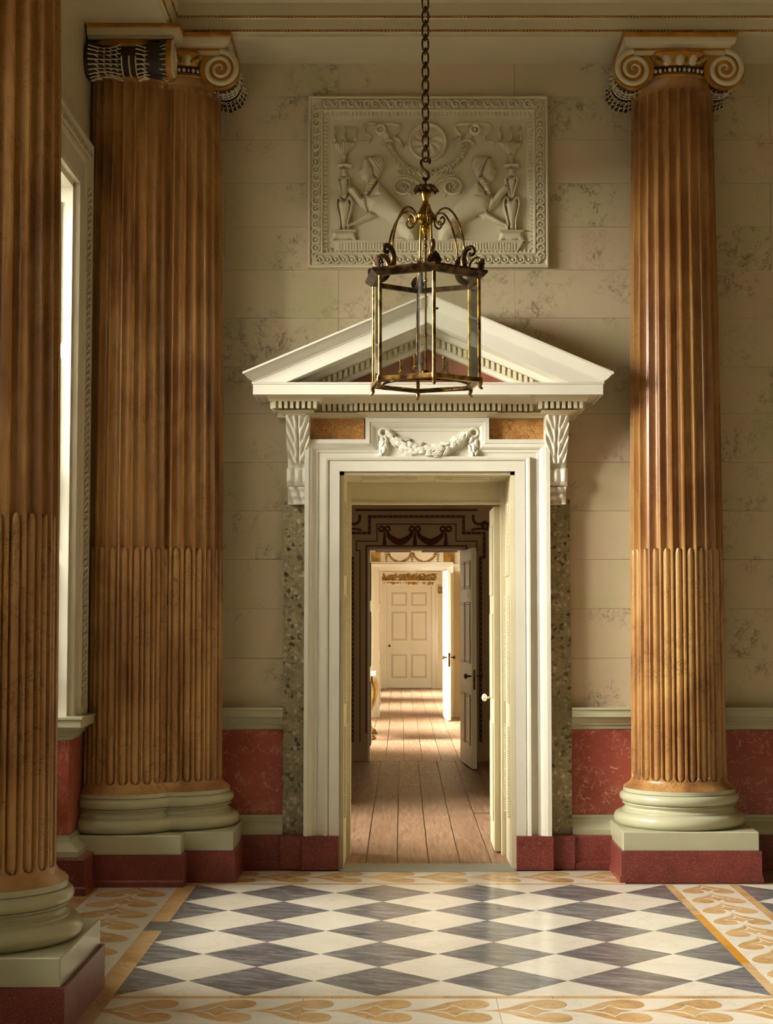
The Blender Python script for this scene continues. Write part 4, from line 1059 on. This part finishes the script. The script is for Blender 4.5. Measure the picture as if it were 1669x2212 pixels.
# chain
zt_ = lz(348)
def link(hw_, hl):
    pts = [(hw_ * (1 if math.cos(a) >= 0 else -1) * abs(math.cos(a)) ** 0.6, 0, hl * (1 if math.sin(a) >= 0 else -1) * abs(math.sin(a)) ** 0.8) for a in np.linspace(0, 2 * PI, 21)[:-1]]
    return MB().tube(pts, 0.0048, 6, closed=True).me('chain_link', 60)
la, lb = link(0.0155, 0.033), link(0.012, 0.016)
k = 0; z = zt_ + 0.030
while z < ZC - 0.02:
    o = ob('chain_link', lb if k % 2 else la, 'bronze', lan, (LX, LY, z)); o.rotation_euler = (0, 0, PI / 2 + 0.2 if k % 2 else 0.1); z += 0.036; k += 1
MB().lathe([(0.002, ZC), (0.07, ZC), (0.06, ZC - 0.03), (0.012, ZC - 0.05), (0.002, ZC - 0.05)], 24, (LX, LY, 0)).build('ceiling_rose', 'brass', lan)
# hook, stem
zh0, zh1 = lz(395), lz(342)
S_ = bez([(0.018, zh1 - 0.028), (0.022, zh1 - 0.008), (0.002, zh1 + 0.002), (-0.022, zh1 - 0.016), (-0.018, zh1 - 0.045), (0.012, zh1 - 0.075), (0.014, zh1 - 0.10), (-0.002, zh1 - 0.112), (-0.014, zh1 - 0.10)], 40)
MB().tube([(LX + a, LY, b) for a, b in S_], 0.007, 8).build('hook', 'bronze', lan)
MB().tube([(LX, LY, zh1 - 0.10), (LX, LY, lz(412))], 0.005, 8).build('stem', 'bronze', lan)
# leafy canopy
seg = 40; V = []; PRF = [(0.006, 0.0), (0.03, 0.004), (0.052, -0.004), (0.064, -0.020), (0.060, -0.026), (0.045, -0.018), (0.016, -0.026)]
for i in range(seg):
    a = 2 * PI * i / seg; sc = 1 + 0.10 * math.cos(a * 10)
    for r, zz in PRF: V.append((LX + r * sc * math.cos(a), LY + r * sc * math.sin(a), lz(402) + zz - (0.008 * math.cos(a * 10) if r > 0.04 else 0)))
q = len(PRF); MB().add(V, [(i * q + j, ((i + 1) % seg) * q + j, ((i + 1) % seg) * q + j + 1, i * q + j + 1) for i in range(seg) for j in range(q - 1)]).build('leaf_canopy', 'bronze', lan)
MB().lathe([(0.002, lz(410)), (0.020, lz(412)), (0.024, lz(420)), (0.016, lz(430)), (0.014, lz(438)), (0.022, lz(446)), (0.030, lz(452)), (0.034, lz(457)), (0.046, lz(462)), (0.048, lz(466)), (0.042, lz(476)), (0.028, lz(486)), (0.018, lz(489)), (0.022, lz(493)), (0.020, lz(500)), (0.010, lz(506)), (0.008, lz(512)), (0.002, lz(514))], 28, (LX, LY, 0)).build('hub', 'goldbowl', lan, 50)
MB().tube([(LX, LY, lz(510)), (LX, LY, lz(806))], 0.0055, 8).build('rod', 'brass', lan)
mm = MB()
for py in (516, 532, 606, 724): mm.ball((LX, LY, lz(py)), 0.010, 0.010, 0.012, 10, 6)
mm.build('rod_knop', 'brass', lan)
zr, zb_ = lz(602), lz(828)
# arms: outer scroll foot, slim arc, inner scroll
def arm(k):
    def P3(L): return [hp(k, r, z) for r, z in L]
    z0 = zr + 0.012
    foot = bez([(0.265, z0), (0.225, z0 + 0.012), (0.205, z0 + 0.045), (0.206, z0 + 0.085), (0.222, z0 + 0.118), (0.250, z0 + 0.125), (0.262, z0 + 0.103), (0.248, z0 + 0.088), (0.236, z0 + 0.098)], 40)
    n = len(foot); MB().tube(P3(foot), [0.016 * (1 - 0.6 * (i / n)) + 0.002 for i in range(n)], 7).build('scroll_foot', 'bronze', lan, 60)
    cs = bez([(0.236, z0 + 0.012), (0.240, z0 + 0.040), (0.258, z0 + 0.066), (0.284, z0 + 0.072), (0.294, z0 + 0.054), (0.282, z0 + 0.041), (0.272, z0 + 0.050)], 30)
    MB().tube(P3(cs), 0.0055, 6).build('side_scroll', 'brass', lan, 60)
    arc = bez([(0.212, z0 + 0.10), (0.200, z0 + 0.19), (0.170, z0 + 0.28), (0.125, z0 + 0.335), (0.085, z0 + 0.335), (0.058, z0 + 0.305), (0.062, z0 + 0.268), (0.088, z0 + 0.256), (0.104, z0 + 0.278), (0.092, z0 + 0.297), (0.080, z0 + 0.285)], 60)
    MB().tube(P3(arc), 0.0052, 6).build('arm', 'brass', lan, 60)
    MB().tube(P3([(0.050, z0 + 0.290), (0.030, z0 + 0.288)]), 0.006, 6).build('arm_joint', 'brass', lan, 60)
    V = []                                                    # palmette acroterion
    m_ = MB(); a = AL + k * PI / 3; ux, uy = -math.sin(a), math.cos(a); bx_, by_, bz_ = hp(k, RL + 0.004, zr + 0.012)
    out = [(-0.030, 0.0), (-0.036, 0.022), (-0.024, 0.048), (0.0, 0.068), (0.024, 0.048), (0.036, 0.022), (0.030, 0.0)]
    m_.prism(out, -0.004, 0.004, fn=lambda u, w_, d: (bx_ + ux * u + math.cos(a) * (d + w_ * 0.25), by_ + uy * u + math.sin(a) * (d + w_ * 0.25), bz_ + w_))
    for t in range(-3, 4):
        e = (0.030 * math.sin(t * 0.42), 0.012 + 0.05 * math.cos(t * 0.42)); m_.tube([(bx_ + math.cos(a) * 0.006, by_ + math.sin(a) * 0.006, bz_ + 0.006), (bx_ + ux * e[0] + math.cos(a) * (0.006 + e[1] * 0.25), by_ + uy * e[0] + math.sin(a) * (0.006 + e[1] * 0.25), bz_ + e[1])], 0.0035, 5)
    m_.build('palmette', 'bronze', lan)
for k in range(6): arm(k)
def hexring(name, mat_, prof):       # prof (r,z) closed ring swept round the hexagon
    q = len(prof); V = [hp(k, r, z) for k in range(6) for r, z in prof]
    return MB().add(V, [(k * q + j, ((k + 1) % 6) * q + j, ((k + 1) % 6) * q + (j + 1) % q, k * q + (j + 1) % q) for k in range(6) for j in range(q)]).build(name, mat_, lan)
hexring('top_rim', 'bronze', [(RL + 0.046, zr + 0.016), (RL + 0.048, zr + 0.006), (RL + 0.024, zr - 0.012), (RL + 0.010, zr - 0.020), (RL - 0.014, zr - 0.020), (RL - 0.014, zr + 0.004)])
hexring('bottom_rim', 'brass', [(RL + 0.010, zb_ + 0.012), (RL + 0.012, zb_ - 0.010), (RL - 0.012, zb_ - 0.014), (RL - 0.014, zb_ + 0.010)])
MB().tube([(LX + 0.215 * math.cos(a), LY + 0.215 * math.sin(a), zb_ - 0.010) for a in np.linspace(0, 2 * PI, 41)[:-1]], 0.006, 6, closed=True).build('base_ring', 'bronze', lan, 60)
for k in range(6):
    MB().tube([hp(k, RL - 0.001, zb_ + 0.008), hp(k, RL - 0.001, zr - 0.012)], 0.0095, 8).build('post', 'brass', lan, 60)
    ft = bez([(RL + 0.002, zb_ + 0.012), (RL + 0.006, zb_ - 0.015), (RL + 0.002, zb_ - 0.032), (RL + 0.016, zb_ - 0.044)], 14); n = len(ft)
    MB().tube([hp(k, r, z) for r, z in ft], [0.014 - 0.009 * i / n for i in range(n)], 7).build('foot', 'brass', lan, 60)
    a, b = hp(k, RL - 0.004, 0), hp(k + 1, RL - 0.004, 0); nx_, ny_ = math.cos(AL + (k + 0.5) * PI / 3), math.sin(AL + (k + 0.5) * PI / 3)
    V = [(p[0] + nx_ * d, p[1] + ny_ * d, z) for d in (0, 0.003) for z in (zb_ + 0.004, zr - 0.014) for p in (a, b)]
    MB().add(V, [(0, 1, 3, 2), (4, 6, 7, 5), (0, 4, 5, 1), (2, 3, 7, 6), (0, 2, 6, 4), (1, 5, 7, 3)]).build('pane', 'glass', lan)
latch = hp(0, RL + 0.012, lz(690)); MB().ball((latch[0] + 0.012, latch[1], latch[2]), 0.010, 0.008, 0.006, 8, 6).build('latch', 'bronze', lan)
# candle cluster
cb = MB().lathe([(0.002, lz(798)), (0.020, lz(801)), (0.024, lz(805)), (0.018, lz(810)), (0.006, lz(814)), (0.006, lz(818)), (0.002, lz(820))], 20, (LX, LY, 0)).build('candle_boss', 'brass', lan, 50)
for k in range(5):
    a = 0.5 + k * 2 * PI / 5; e = (LX + 0.125 * math.cos(a), LY + 0.125 * math.sin(a))
    MB().tube([(LX, LY, lz(806)), (LX + 0.07 * math.cos(a), LY + 0.07 * math.sin(a), lz(811)), (e[0], e[1], lz(806))], 0.004, 6).build('candle_arm', 'brass', cb, 60)
    MB().lathe([(0.002, lz(806)), (0.012, lz(805)), (0.016, lz(801)), (0.007, lz(799)), (0.007, lz(797)), (0.0085, lz(796)), (0.0085, lz(780)), (0.011, lz(779)), (0.011, lz(777)), (0.002, lz(777))], 12, (e[0], e[1], 0)).build('candle_socket', 'brass', cb, 50)

# ------------------------------------------------------------------ the rooms beyond, one behind the other
RXL, RXR, RZ = -1.90, 3.3, 3.5
Y2, Y3, Y4, WT = 17.67, 25.2, 34.8, 0.46
DH = 0.527
floor2 = struct(box('floor_beyond', 'bed', None, RXL - 0.2, RXR, 10.46, Y4 + 0.3, -0.2, -0.006), 'wide oak floorboards running through the rooms beyond the door', 'floor')
rb = random.Random(5)
for (ya, yb, off) in ((10.472, Y2 + 0.05, 0.0), (Y2 + 0.053, Y3 + 0.05, 0.055), (Y3 + 0.053, Y4, 0.02)):
    nb = 20; x = -1.44 + off
    for k in range(nb):
        cuts = [ya] + sorted(rb.uniform(ya + 0.8, yb - 0.8) for _ in range(2)) + [yb]
        for a, b in zip(cuts[:-1], cuts[1:]):
            if b - a < 0.3: continue
            me = MB().box(-0.0968, 0.0968, a + 0.001, b - 0.001, -0.006, 0.0, 0.0015).me('floorboard', 0); me.materials.append(MAT['oak'])
            ob('floorboard', me, None, floor2, (x + 0.1, 0, rb.uniform(-0.0008, 0.0008)))
        x += 0.202
m = MB(); wins = [(11.55, 13.05), (19.65, 21.15), (22.45, 23.95), (27.25, 28.75), (31.45, 32.95)]
ed = [10.95] + [e for wn in wins for e in wn] + [Y4 + 0.3]
for k in range(0, len(ed), 2): m.box(RXL - 0.35, RXL, ed[k], ed[k + 1], 0, RZ)
for a, b in wins: m.box(RXL - 0.35, RXL, a, b, 0, 0.6); m.box(RXL - 0.35, RXL, a, b, 2.85, RZ)
struct(m.build('wall_beyond_left', 'roompale'), 'pale window wall along the rooms beyond the door', 'wall')
struct(box('wall_beyond_right', 'roompale', None, RXR, RXR + 0.2, 10.95, Y4 + 0.3, 0, RZ), 'pale inner wall along the rooms beyond the door', 'wall')
struct(box('ceiling_beyond', 'ceiling', None, RXL - 0.35, RXR + 0.2, 10.95, Y4 + 0.3, RZ, RZ + 0.2), 'pale ceiling of the rooms beyond the door', 'ceiling')
for k, (a, b) in enumerate(wins):
    wn = thing('window_%d' % (k + 4), ['sash window lighting the first room beyond the door', 'nearer sash window of the second room beyond the door', 'farther sash window of the second room beyond the door', 'nearer sash window of the last room', 'farther sash window of the last room'][k], 'window', (RXL, (a + b) / 2, 0.6)); wn['kind'] = 'structure'
    f_ = MB(); xx = RXL - 0.2
    for y0, y1 in ((a, a + 0.06), (b - 0.06, b)): f_.box(xx - 0.03, xx + 0.03, y0, y1, 0.6, 2.85)
    for z0, z1 in ((0.6, 0.67), (1.70, 1.75), (2.79, 2.85)): f_.box(xx - 0.03, xx + 0.03, a, b, z0, z1)
    f_.build('sash_frame', 'white', wn)
    for i in range(3):
        for z0, z1 in ((0.67, 1.70), (1.75, 2.79)):
            box('pane', 'glass', wn, xx - 0.003, xx, a + 0.06 + (b - a - 0.12) * i / 3, a + 0.06 + (b - a - 0.12) * (i + 1) / 3, z0, z1)
def crosswall(name, Y, head, mat_, label):
    m_ = MB(); m_.box(RXL, XC - DH, Y, Y + WT, 0, RZ); m_.box(XC + DH, RXR, Y, Y + WT, 0, RZ); m_.box(XC - DH, XC + DH, Y, Y + WT, head, RZ)
    return struct(m_.build(name, mat_), label, 'wall')
H2, H3 = 2.305, 2.285
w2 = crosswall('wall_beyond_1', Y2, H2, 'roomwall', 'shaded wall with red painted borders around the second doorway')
w3 = crosswall('wall_beyond_2', Y3, H3, 'roompale', 'bright pale wall with gold swags above the third doorway')
# --- doorway 2: painted stepped borders and swags
YP = Y2 - 0.004
def p6(x, y): return (X(700 + x / 2.457, 1000 + y / 2.457, Y2), Z(1000 + y / 2.457, Y2))
d2 = thing('trim_11', 'stepped red painted surround with dark swags over the second doorway', 'door surround', (XC, Y2, 0)); d2['kind'] = 'structure'
cxp = (XC - 0) 
def sym(P): return P + [(2 * XC - a, b) for a, b in reversed(P)]
def line(name, P, wd, y, mat_='maroon', dep=0.008):
    return MB().sweep(P, [(-wd / 2, y), (-wd / 2, y - dep), (wd / 2, y - dep), (wd / 2, y)], elev).build(name, mat_, d2)
L1 = [p6(150, 1505), p6(150, 505), p6(130, 500), p6(130, 372), p6(240, 372), p6(240, 285)]
line('red_border', sym(L1), 0.030, Y2)
L2 = [p6(190, 1505), p6(190, 465), p6(170, 465), p6(170, 415), p6(280, 415), p6(280, 325)]
line('red_line', sym(L2), 0.012, Y2)
L3 = [p6(214, 1505), p6(214, 440)]
line('red_line', sym([(XC - DH - 0.02, 0.3), (XC - DH - 0.02, H2 + 0.03)]), 0.016, Y2)
a = p6(165, 250); line('red_border', [a, (2 * XC - a[0], a[1])], 0.022, Y2)
# broad flat frame inside the borders
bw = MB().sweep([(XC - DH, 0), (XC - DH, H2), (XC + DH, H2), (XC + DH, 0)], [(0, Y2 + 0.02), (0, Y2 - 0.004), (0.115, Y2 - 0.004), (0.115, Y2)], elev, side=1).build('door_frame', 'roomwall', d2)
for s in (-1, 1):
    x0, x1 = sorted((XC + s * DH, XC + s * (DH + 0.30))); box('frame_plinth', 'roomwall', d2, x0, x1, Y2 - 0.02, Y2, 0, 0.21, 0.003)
mm = MB(); P = sym(L1)      # beads along the red border
for (ax_, az_), (bx_, bz_) in zip(P[:-1], P[1:]):
    n = max(1, int(math.hypot(bx_ - ax_, bz_ - az_) / 0.055))
    for k in range(n): t = (k + 0.5) / n; mm.ball((ax_ + (bx_ - ax_) * t, Y2 - 0.008, az_ + (bz_ - az_) * t), 0.007, 0.005, 0.007, 6, 4)
o = mm.build('border_bead', 'softline', d2); o['kind'] = 'stuff'
sc_ = [p6(320, 350), p6(481, 350), p6(645, 350)]
def swag(A, B, drop):
    mid = ((A[0] + B[0]) / 2, min(A[1], B[1]) - drop); return bez([A, ((A[0] * 3 + mid[0]) / 4, A[1] * 0.45 + mid[1] * 0.55), mid, ((B[0] * 3 + mid[0]) / 4, B[1] * 0.45 + mid[1] * 0.55), B], 24)
for k in range(2):
    A, B = sc_[k], sc_[k + 1]; P = swag((A[0] + 0.03, A[1] - 0.03), (B[0] - 0.03, B[1] - 0.03), 0.115)
    relief('swag', 'maroon', d2, A[0], B[0], A[1] - 0.24, A[1], 0.004, lambda U, W, P=P: stroke(U, W, P, lambda T: 0.012 + 0.026 * np.sin(PI * np.clip(T, 0.02, 0.98)), 0.018) * (0.75 + 0.25 * np.cos(U * 260) * np.cos(W * 260)), Y2)
for A in sc_:
    relief('bow', 'maroon', d2, A[0] - 0.08, A[0] + 0.08, A[1] - 0.19, A[1] + 0.05, 0.004, lambda U, W, A=A: np.maximum.reduce([stroke(U, W, spiral(A[0] - 0.032, A[1], 0.026, 0.026, 0, 1, 16), 0.010, 0.012), stroke(U, W, spiral(A[0] + 0.032, A[1], 0.026, 0.026, 0, 1, 16), 0.010, 0.012), stroke(U, W, [(A[0], A[1] - 0.04), (A[0], A[1] - 0.16)], lambda T: 0.008 + 0.016 * T, 0.014)]), Y2)
for s in (-1, 1):
    A = p6(150, 330); A = (XC + s * abs(XC - A[0]), A[1])
    relief('corner_scroll', 'maroon', d2, A[0] - 0.14, A[0] + 0.14, A[1] - 0.08, A[1] + 0.12, 0.004, lambda U, W, A=A, s=s: np.maximum.reduce([stroke(U, W, spiral(A[0] + s * 0.05, A[1] - 0.01, 0.045, 0.012, 0.5, 1.6, 40), 0.008, 0.012), stroke(U, W, bez([(A[0] + s * 0.05, A[1] + 0.035), (A[0] - s * 0.02, A[1] + 0.01), (A[0] - s * 0.07, A[1] + 0.04), (A[0] - s * 0.08, A[1] + 0.10)], 20), 0.014, 0.012), stroke(U, W, bez([(A[0] + s * 0.08, A[1] - 0.05), (A[0] - s * 0.02, A[1] - 0.04), (A[0] - s * 0.09, A[1] - 0.05)], 16), 0.010, 0.012)]), Y2)
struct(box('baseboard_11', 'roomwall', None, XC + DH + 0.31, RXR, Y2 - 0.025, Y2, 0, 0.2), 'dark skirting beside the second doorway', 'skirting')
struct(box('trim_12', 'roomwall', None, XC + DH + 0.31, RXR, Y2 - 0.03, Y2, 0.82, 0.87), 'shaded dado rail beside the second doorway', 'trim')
# --- panelled linings of doorways 2 and 3
def linings(Y, head, par, mat_, linemat):
    for s in (-1, 1):
        x0, x1 = sorted((XC + s * DH, XC + s * (DH - 0.02))); L = box('lining', mat_, par, x0, x1, Y - 0.004, Y + WT + 0.004, 0, head)
        for z0, z1 in ((0.16, 0.86), (1.02, 1.62), (1.74, 2.16)):
            x0, x1 = sorted((XC + s * (DH - 0.02), XC + s * (DH - 0.028))); Lp = box('lining_panel', linemat, L, x0, x1, Y + 0.07, Y + WT - 0.07, z0, z1, 0.003)
            x0, x1 = sorted((XC + s * (DH - 0.026), XC + s * (DH - 0.032))); box('lining_field', mat_, L, x0, x1, Y + 0.10, Y + WT - 0.10, z0 + 0.03, z1 - 0.03, 0.003)
    box('lining_head', mat_, par, XC - DH, XC + DH, Y - 0.004, Y + WT + 0.004, head - 0.02, head)
    for s in (-1, 1):
        x0, x1 = sorted((XC + s * 0.06, XC + s * 0.45)); box('head_panel', linemat, par, x0, x1, Y + 0.08, Y + WT - 0.08, head - 0.027, head - 0.02)
linings(Y2, H2, d2, 'doorcream', 'maroon')
d3 = thing('trim_13', 'cream panelled frame of the third doorway with its gold swag overdoor', 'door surround', (XC, Y3, 0)); d3['kind'] = 'structure'
linings(Y3, H3, d3, 'doorcream', 'softline')
MB().sweep([(XC - DH, 0), (XC - DH, H3), (XC + DH, H3), (XC + DH, 0)], [(0, Y3), (0, Y3 - 0.02), (0.06, Y3 - 0.02), (0.065, Y3 - 0.03), (0.09, Y3 - 0.035), (0.11, Y3 - 0.05), (0.115, Y3)], elev, side=1).build('architrave', 'doorcream', d3)
def p3(px, py): return (X(px, py, Y3), Z(py, Y3))
a = p3(800, 1222); MB().sweep([(XC - 0.95, a[1]), (XC + 0.95, a[1])], [(-0.02, Y3), (-0.02, Y3 - 0.02), (0.0, Y3 - 0.04), (0.025, Y3 - 0.06), (0.025, Y3)], elev).build('overdoor_cornice', 'doorcream', d3)
zs0, zs1 = p3(880, 1196)[1], p3(880, 1214)[1]
for k in (-1, 1):
    A = (XC + k * 0.02, zs0 - 0.0); B = (XC + k * 0.36, zs0 - 0.0); P = swag(A, B, zs0 - zs1)
    relief('gold_swag', 'gilt', d3, min(A[0], B[0]) - 0.03, max(A[0], B[0]) + 0.03, zs1 - 0.05, zs0 + 0.04, 0.005, lambda U, W, P=P: stroke(U, W, P, 0.017, 0.014) * (np.cos(U * 150) * np.cos(W * 150) > -0.3), Y3)
for xx in (-0.40, 0.0, 0.40):
    relief('gold_drop', 'gilt', d3, XC + xx - 0.04, XC + xx + 0.04, zs1 - 0.05, zs0 + 0.05, 0.005, lambda U, W, xx=xx: stroke(U, W, [(XC + xx, zs0 + 0.03), (XC + xx, zs1 - 0.03)], lambda T: 0.022 * (1 - T) + 0.008, 0.014) * (np.cos(W * 180) > -0.4), Y3)
for s in (-1, 1):
    x0, x1 = sorted((XC + s * 0.49, XC + s * 0.66)); box('gold_block', 'gilt', d3, x0, x1, Y3 - 0.03, Y3, zs1 - 0.02, zs0 + 0.05, 0.01)
# --- six panelled leaves
def leaf(root, hinge, ang, width, height, th=0.05, knob='bronze', side_=1, linemat='brownline', fm='doorcream'):
    R = Matrix.Translation(Vector(hinge)) @ Matrix.Rotation(ang, 4, 'Z')
    def put(nm, m_, mt, par):
        me = m_.me(nm); me.transform(R); return ob(nm, me, mt, par)
    body = put('leaf', MB().box(0, width, -th / 2, th / 2, 0.012, height, 0.003), fm, root)
    sw, ms = 0.115 * width, 0.10 * width; pw = (width - 2 * sw - ms) / 2
    Zs = [(0.105, 0.335), (0.475, 0.755), (0.815, 0.945)]
    for f0, f1 in Zs:
        for j in range(2):
            x0 = sw + j * (pw + ms)
            for s_ in (-1, 1):
                y0, y1 = sorted((s_ * th / 2, s_ * (th / 2 + 0.004)))
                p_ = put('moulding', MB().box(x0, x0 + pw, y0, y1, f0 * height, f1 * height, 0.001), linemat, body)
                y0, y1 = sorted((s_ * th / 2, s_ * (th / 2 + 0.009)))
                put('door_panel', MB().box(x0 + 0.026, x0 + pw - 0.026, y0, y1, f0 * height + 0.026, f1 * height - 0.026, 0.006), fm, body)
                ring = [(0.008, s_ * (th / 2 + 0.008)), (0.018, s_ * (th / 2 + 0.008))]
                put('panel_bead', MB().sweep([(x0, f0 * height), (x0, f1 * height), (x0 + pw, f1 * height), (x0 + pw, f0 * height)], [(0.006, s_ * th / 2), (0.006, s_ * (th / 2 + 0.008)), (0.020, s_ * (th / 2 + 0.008)), (0.020, s_ * th / 2)], elev, side=-1, closed=True), fm, body)
    for s_ in (-1, 1):
        put('knob', MB().tube([(width - 0.065, s_ * th / 2, 0.42 * height), (width - 0.065, s_ * (th / 2 + 0.045), 0.42 * height)], 0.010, 8).ball((width - 0.065, s_ * (th / 2 + 0.055), 0.42 * height), 0.028, 0.020, 0.028, 12, 8), knob, root)
    put('lock_plate', MB().box(width - 0.004, width + 0.002, -0.012, 0.012, 0.36 * height, 0.45 * height), knob, root)
L2_ = thing('door_2', 'shaded six panel cream door standing open in the second doorway', 'door', (XC + DH, Y2, 0)); L2_['kind'] = 'structure'
leaf(L2_, (XC + DH - 0.03, Y2 - 0.02, 0), math.atan2(-0.96, 0.085), 0.97, 2.275)
L3_ = thing('door_3', 'bright cream door standing open in the third doorway, seen edge on', 'door', (XC + DH, Y3, 0)); L3_['kind'] = 'structure'
leaf(L3_, (XC + DH - 0.03, Y3 - 0.03, 0), math.atan2(-0.98, 0.05), 0.97, 2.25)
# near doorway: half leaf opened back, with a white porcelain knob
hx_, hy_ = XC + OH - 0.052, YI + 0.09
Lf = box('leaf', 'ivory', lin_, hx_ - 0.045, hx_, hy_, hy_ + 0.50, 0.012, ZI - 0.01, 0.003)
for z0, z1 in ((0.2, 0.86), (1.02, 1.6), (1.72, 2.2)): box('door_panel', 'ivory', Lf, hx_ - 0.053, hx_ - 0.045, hy_ + 0.09, hy_ + 0.41, z0, z1, 0.004)
kz = Z(1507, hy_ + 0.42)
MB().tube([(hx_ - 0.045, hy_ + 0.43, kz), (hx_ - 0.075, hy_ + 0.43, kz)], 0.008, 8).ball((hx_ - 0.088, hy_ + 0.43, kz), 0.020, 0.027, 0.027, 12, 8).build('knob', 'porcelain', Lf, 60)
# --- last wall with its closed door
w4 = struct(box('wall_beyond_3', 'roompale', None, RXL, RXR, Y4, Y4 + 0.25, 0, RZ), 'pale end wall behind the closed six panel door', 'wall')
d4 = thing('door_4', 'closed cream six panel door at the far end of the rooms', 'door', (XC, Y4, 0)); d4['kind'] = 'structure'
dw = 0.485; dh4 = 2.165
leaf(d4, (XC + dw, Y4 - 0.03, 0), PI, 2 * dw, dh4, linemat='brownline')
MB().sweep([(XC - dw, 0), (XC - dw, dh4 + 0.01), (XC + dw, dh4 + 0.01), (XC + dw, 0)], [(0, Y4), (0, Y4 - 0.07), (0.03, Y4 - 0.075), (0.085, Y4 - 0.075), (0.09, Y4 - 0.085), (0.125, Y4 - 0.095), (0.13, Y4)], elev, side=1).build('architrave', 'doorcream', d4)
zf0, zf1 = Z(1262, Y4), Z(1240, Y4)
rf = random.Random(9); lf_ = [(XC + rf.uniform(-0.55, 0.55), rf.uniform(zf0 + 0.02, zf1 - 0.02), rf.uniform(0, PI)) for _ in range(150)]
box('overdoor_panel', 'roompale', d4, XC - 0.62, XC + 0.62, Y4 - 0.06, Y4, zf0 - 0.06, zf1 + 0.05)
relief('foliage_frieze', 'gilt', d4, XC - 0.6, XC + 0.6, zf0 - 0.02, zf1 + 0.02, 0.006, lambda U, W: np.maximum.reduce([dome(U, W, x, z, 0.055, 0.018, a, 0.03) for x, z, a in lf_]), Y4 - 0.06)
for s in (-1, 1): x0, x1 = sorted((XC + s * 0.62, XC + s * 0.72)); box('frieze_bracket', 'gilt', d4, x0, x1, Y4 - 0.10, Y4, zf0 - 0.20, zf0 - 0.06, 0.01)
struct(MB().sweep([(RXL, Y4), (XC - dw - 0.13, Y4)], SKIRT, plan, side=-1).build('baseboard_12', 'roompale'), 'pale skirting beside the far closed door', 'skirting')
# pier strip with gold line behind the third door's leaf, in the second room
struct(box('baseboard_13', 'softline', None, XC + DH + 0.13, RXR, Y3 - 0.02, Y3, 0, 0.22), 'tan skirting beside the third doorway', 'skirting')
pw_ = thing('trim_14', 'narrow ochre wall panel with red border beside the third doorway', 'wall panel', (XC + 0.9, Y3, 0)); pw_['kind'] = 'structure'
box('panel_field', 'softline', pw_, XC + DH + 0.13, XC + 1.05, Y3 - 0.012, Y3, 0.22, 2.25); box('panel_border', 'ochre', pw_, XC + DH + 0.22, XC + DH + 0.27, Y3 - 0.02, Y3 - 0.012, 0.3, 2.15)
# --- gilt console table glimpsed behind the second doorway
TX, TY = -0.62, 21.2
tb = thing('console_table', 'carved gilt console table glimpsed past the second doorway', 'table', (TX, TY, 0))
box('top', 'whitemarble', tb, TX - 0.45, TX + 0.29, TY - 0.55, TY + 0.55, 0.80, 0.835, 0.006)
box('apron', 'gilt', tb, TX - 0.42, TX + 0.26, TY - 0.52, TY + 0.52, 0.70, 0.80, 0.008)
for sx in (-1, 1):
    for sy in (-1, 1):
        bx_, by_ = (TX + 0.24 if sx > 0 else TX - 0.40), TY + sy * 0.50
        o_ = 1 if sx > 0 else 0.4
        P = bez([(bx_, by_, 0.72), (bx_ + 0.03 * o_, by_, 0.64), (bx_ + 0.02 * o_, by_, 0.50), (bx_ - 0.04 * o_, by_, 0.34), (bx_ - 0.06 * o_, by_, 0.18), (bx_ - 0.02 * o_, by_, 0.07), (bx_ + 0.02 * o_, by_, 0.02)], 30); n = len(P)
        MB().tube(P, [0.050 - 0.026 * math.sin(PI / 2 * min(1, i / n * 1.2)) + (0.012 if i > n - 5 else 0) for i in range(n)], 9).build('leg', 'gilt', tb, 60)
        MB().ball((bx_ + 0.02 * o_, by_, 0.02), 0.045, 0.04, 0.02, 10, 6).build('foot', 'gilt', tb, 60)
for o in bpy.data.objects:
    if '_world' in o: del o['_world']
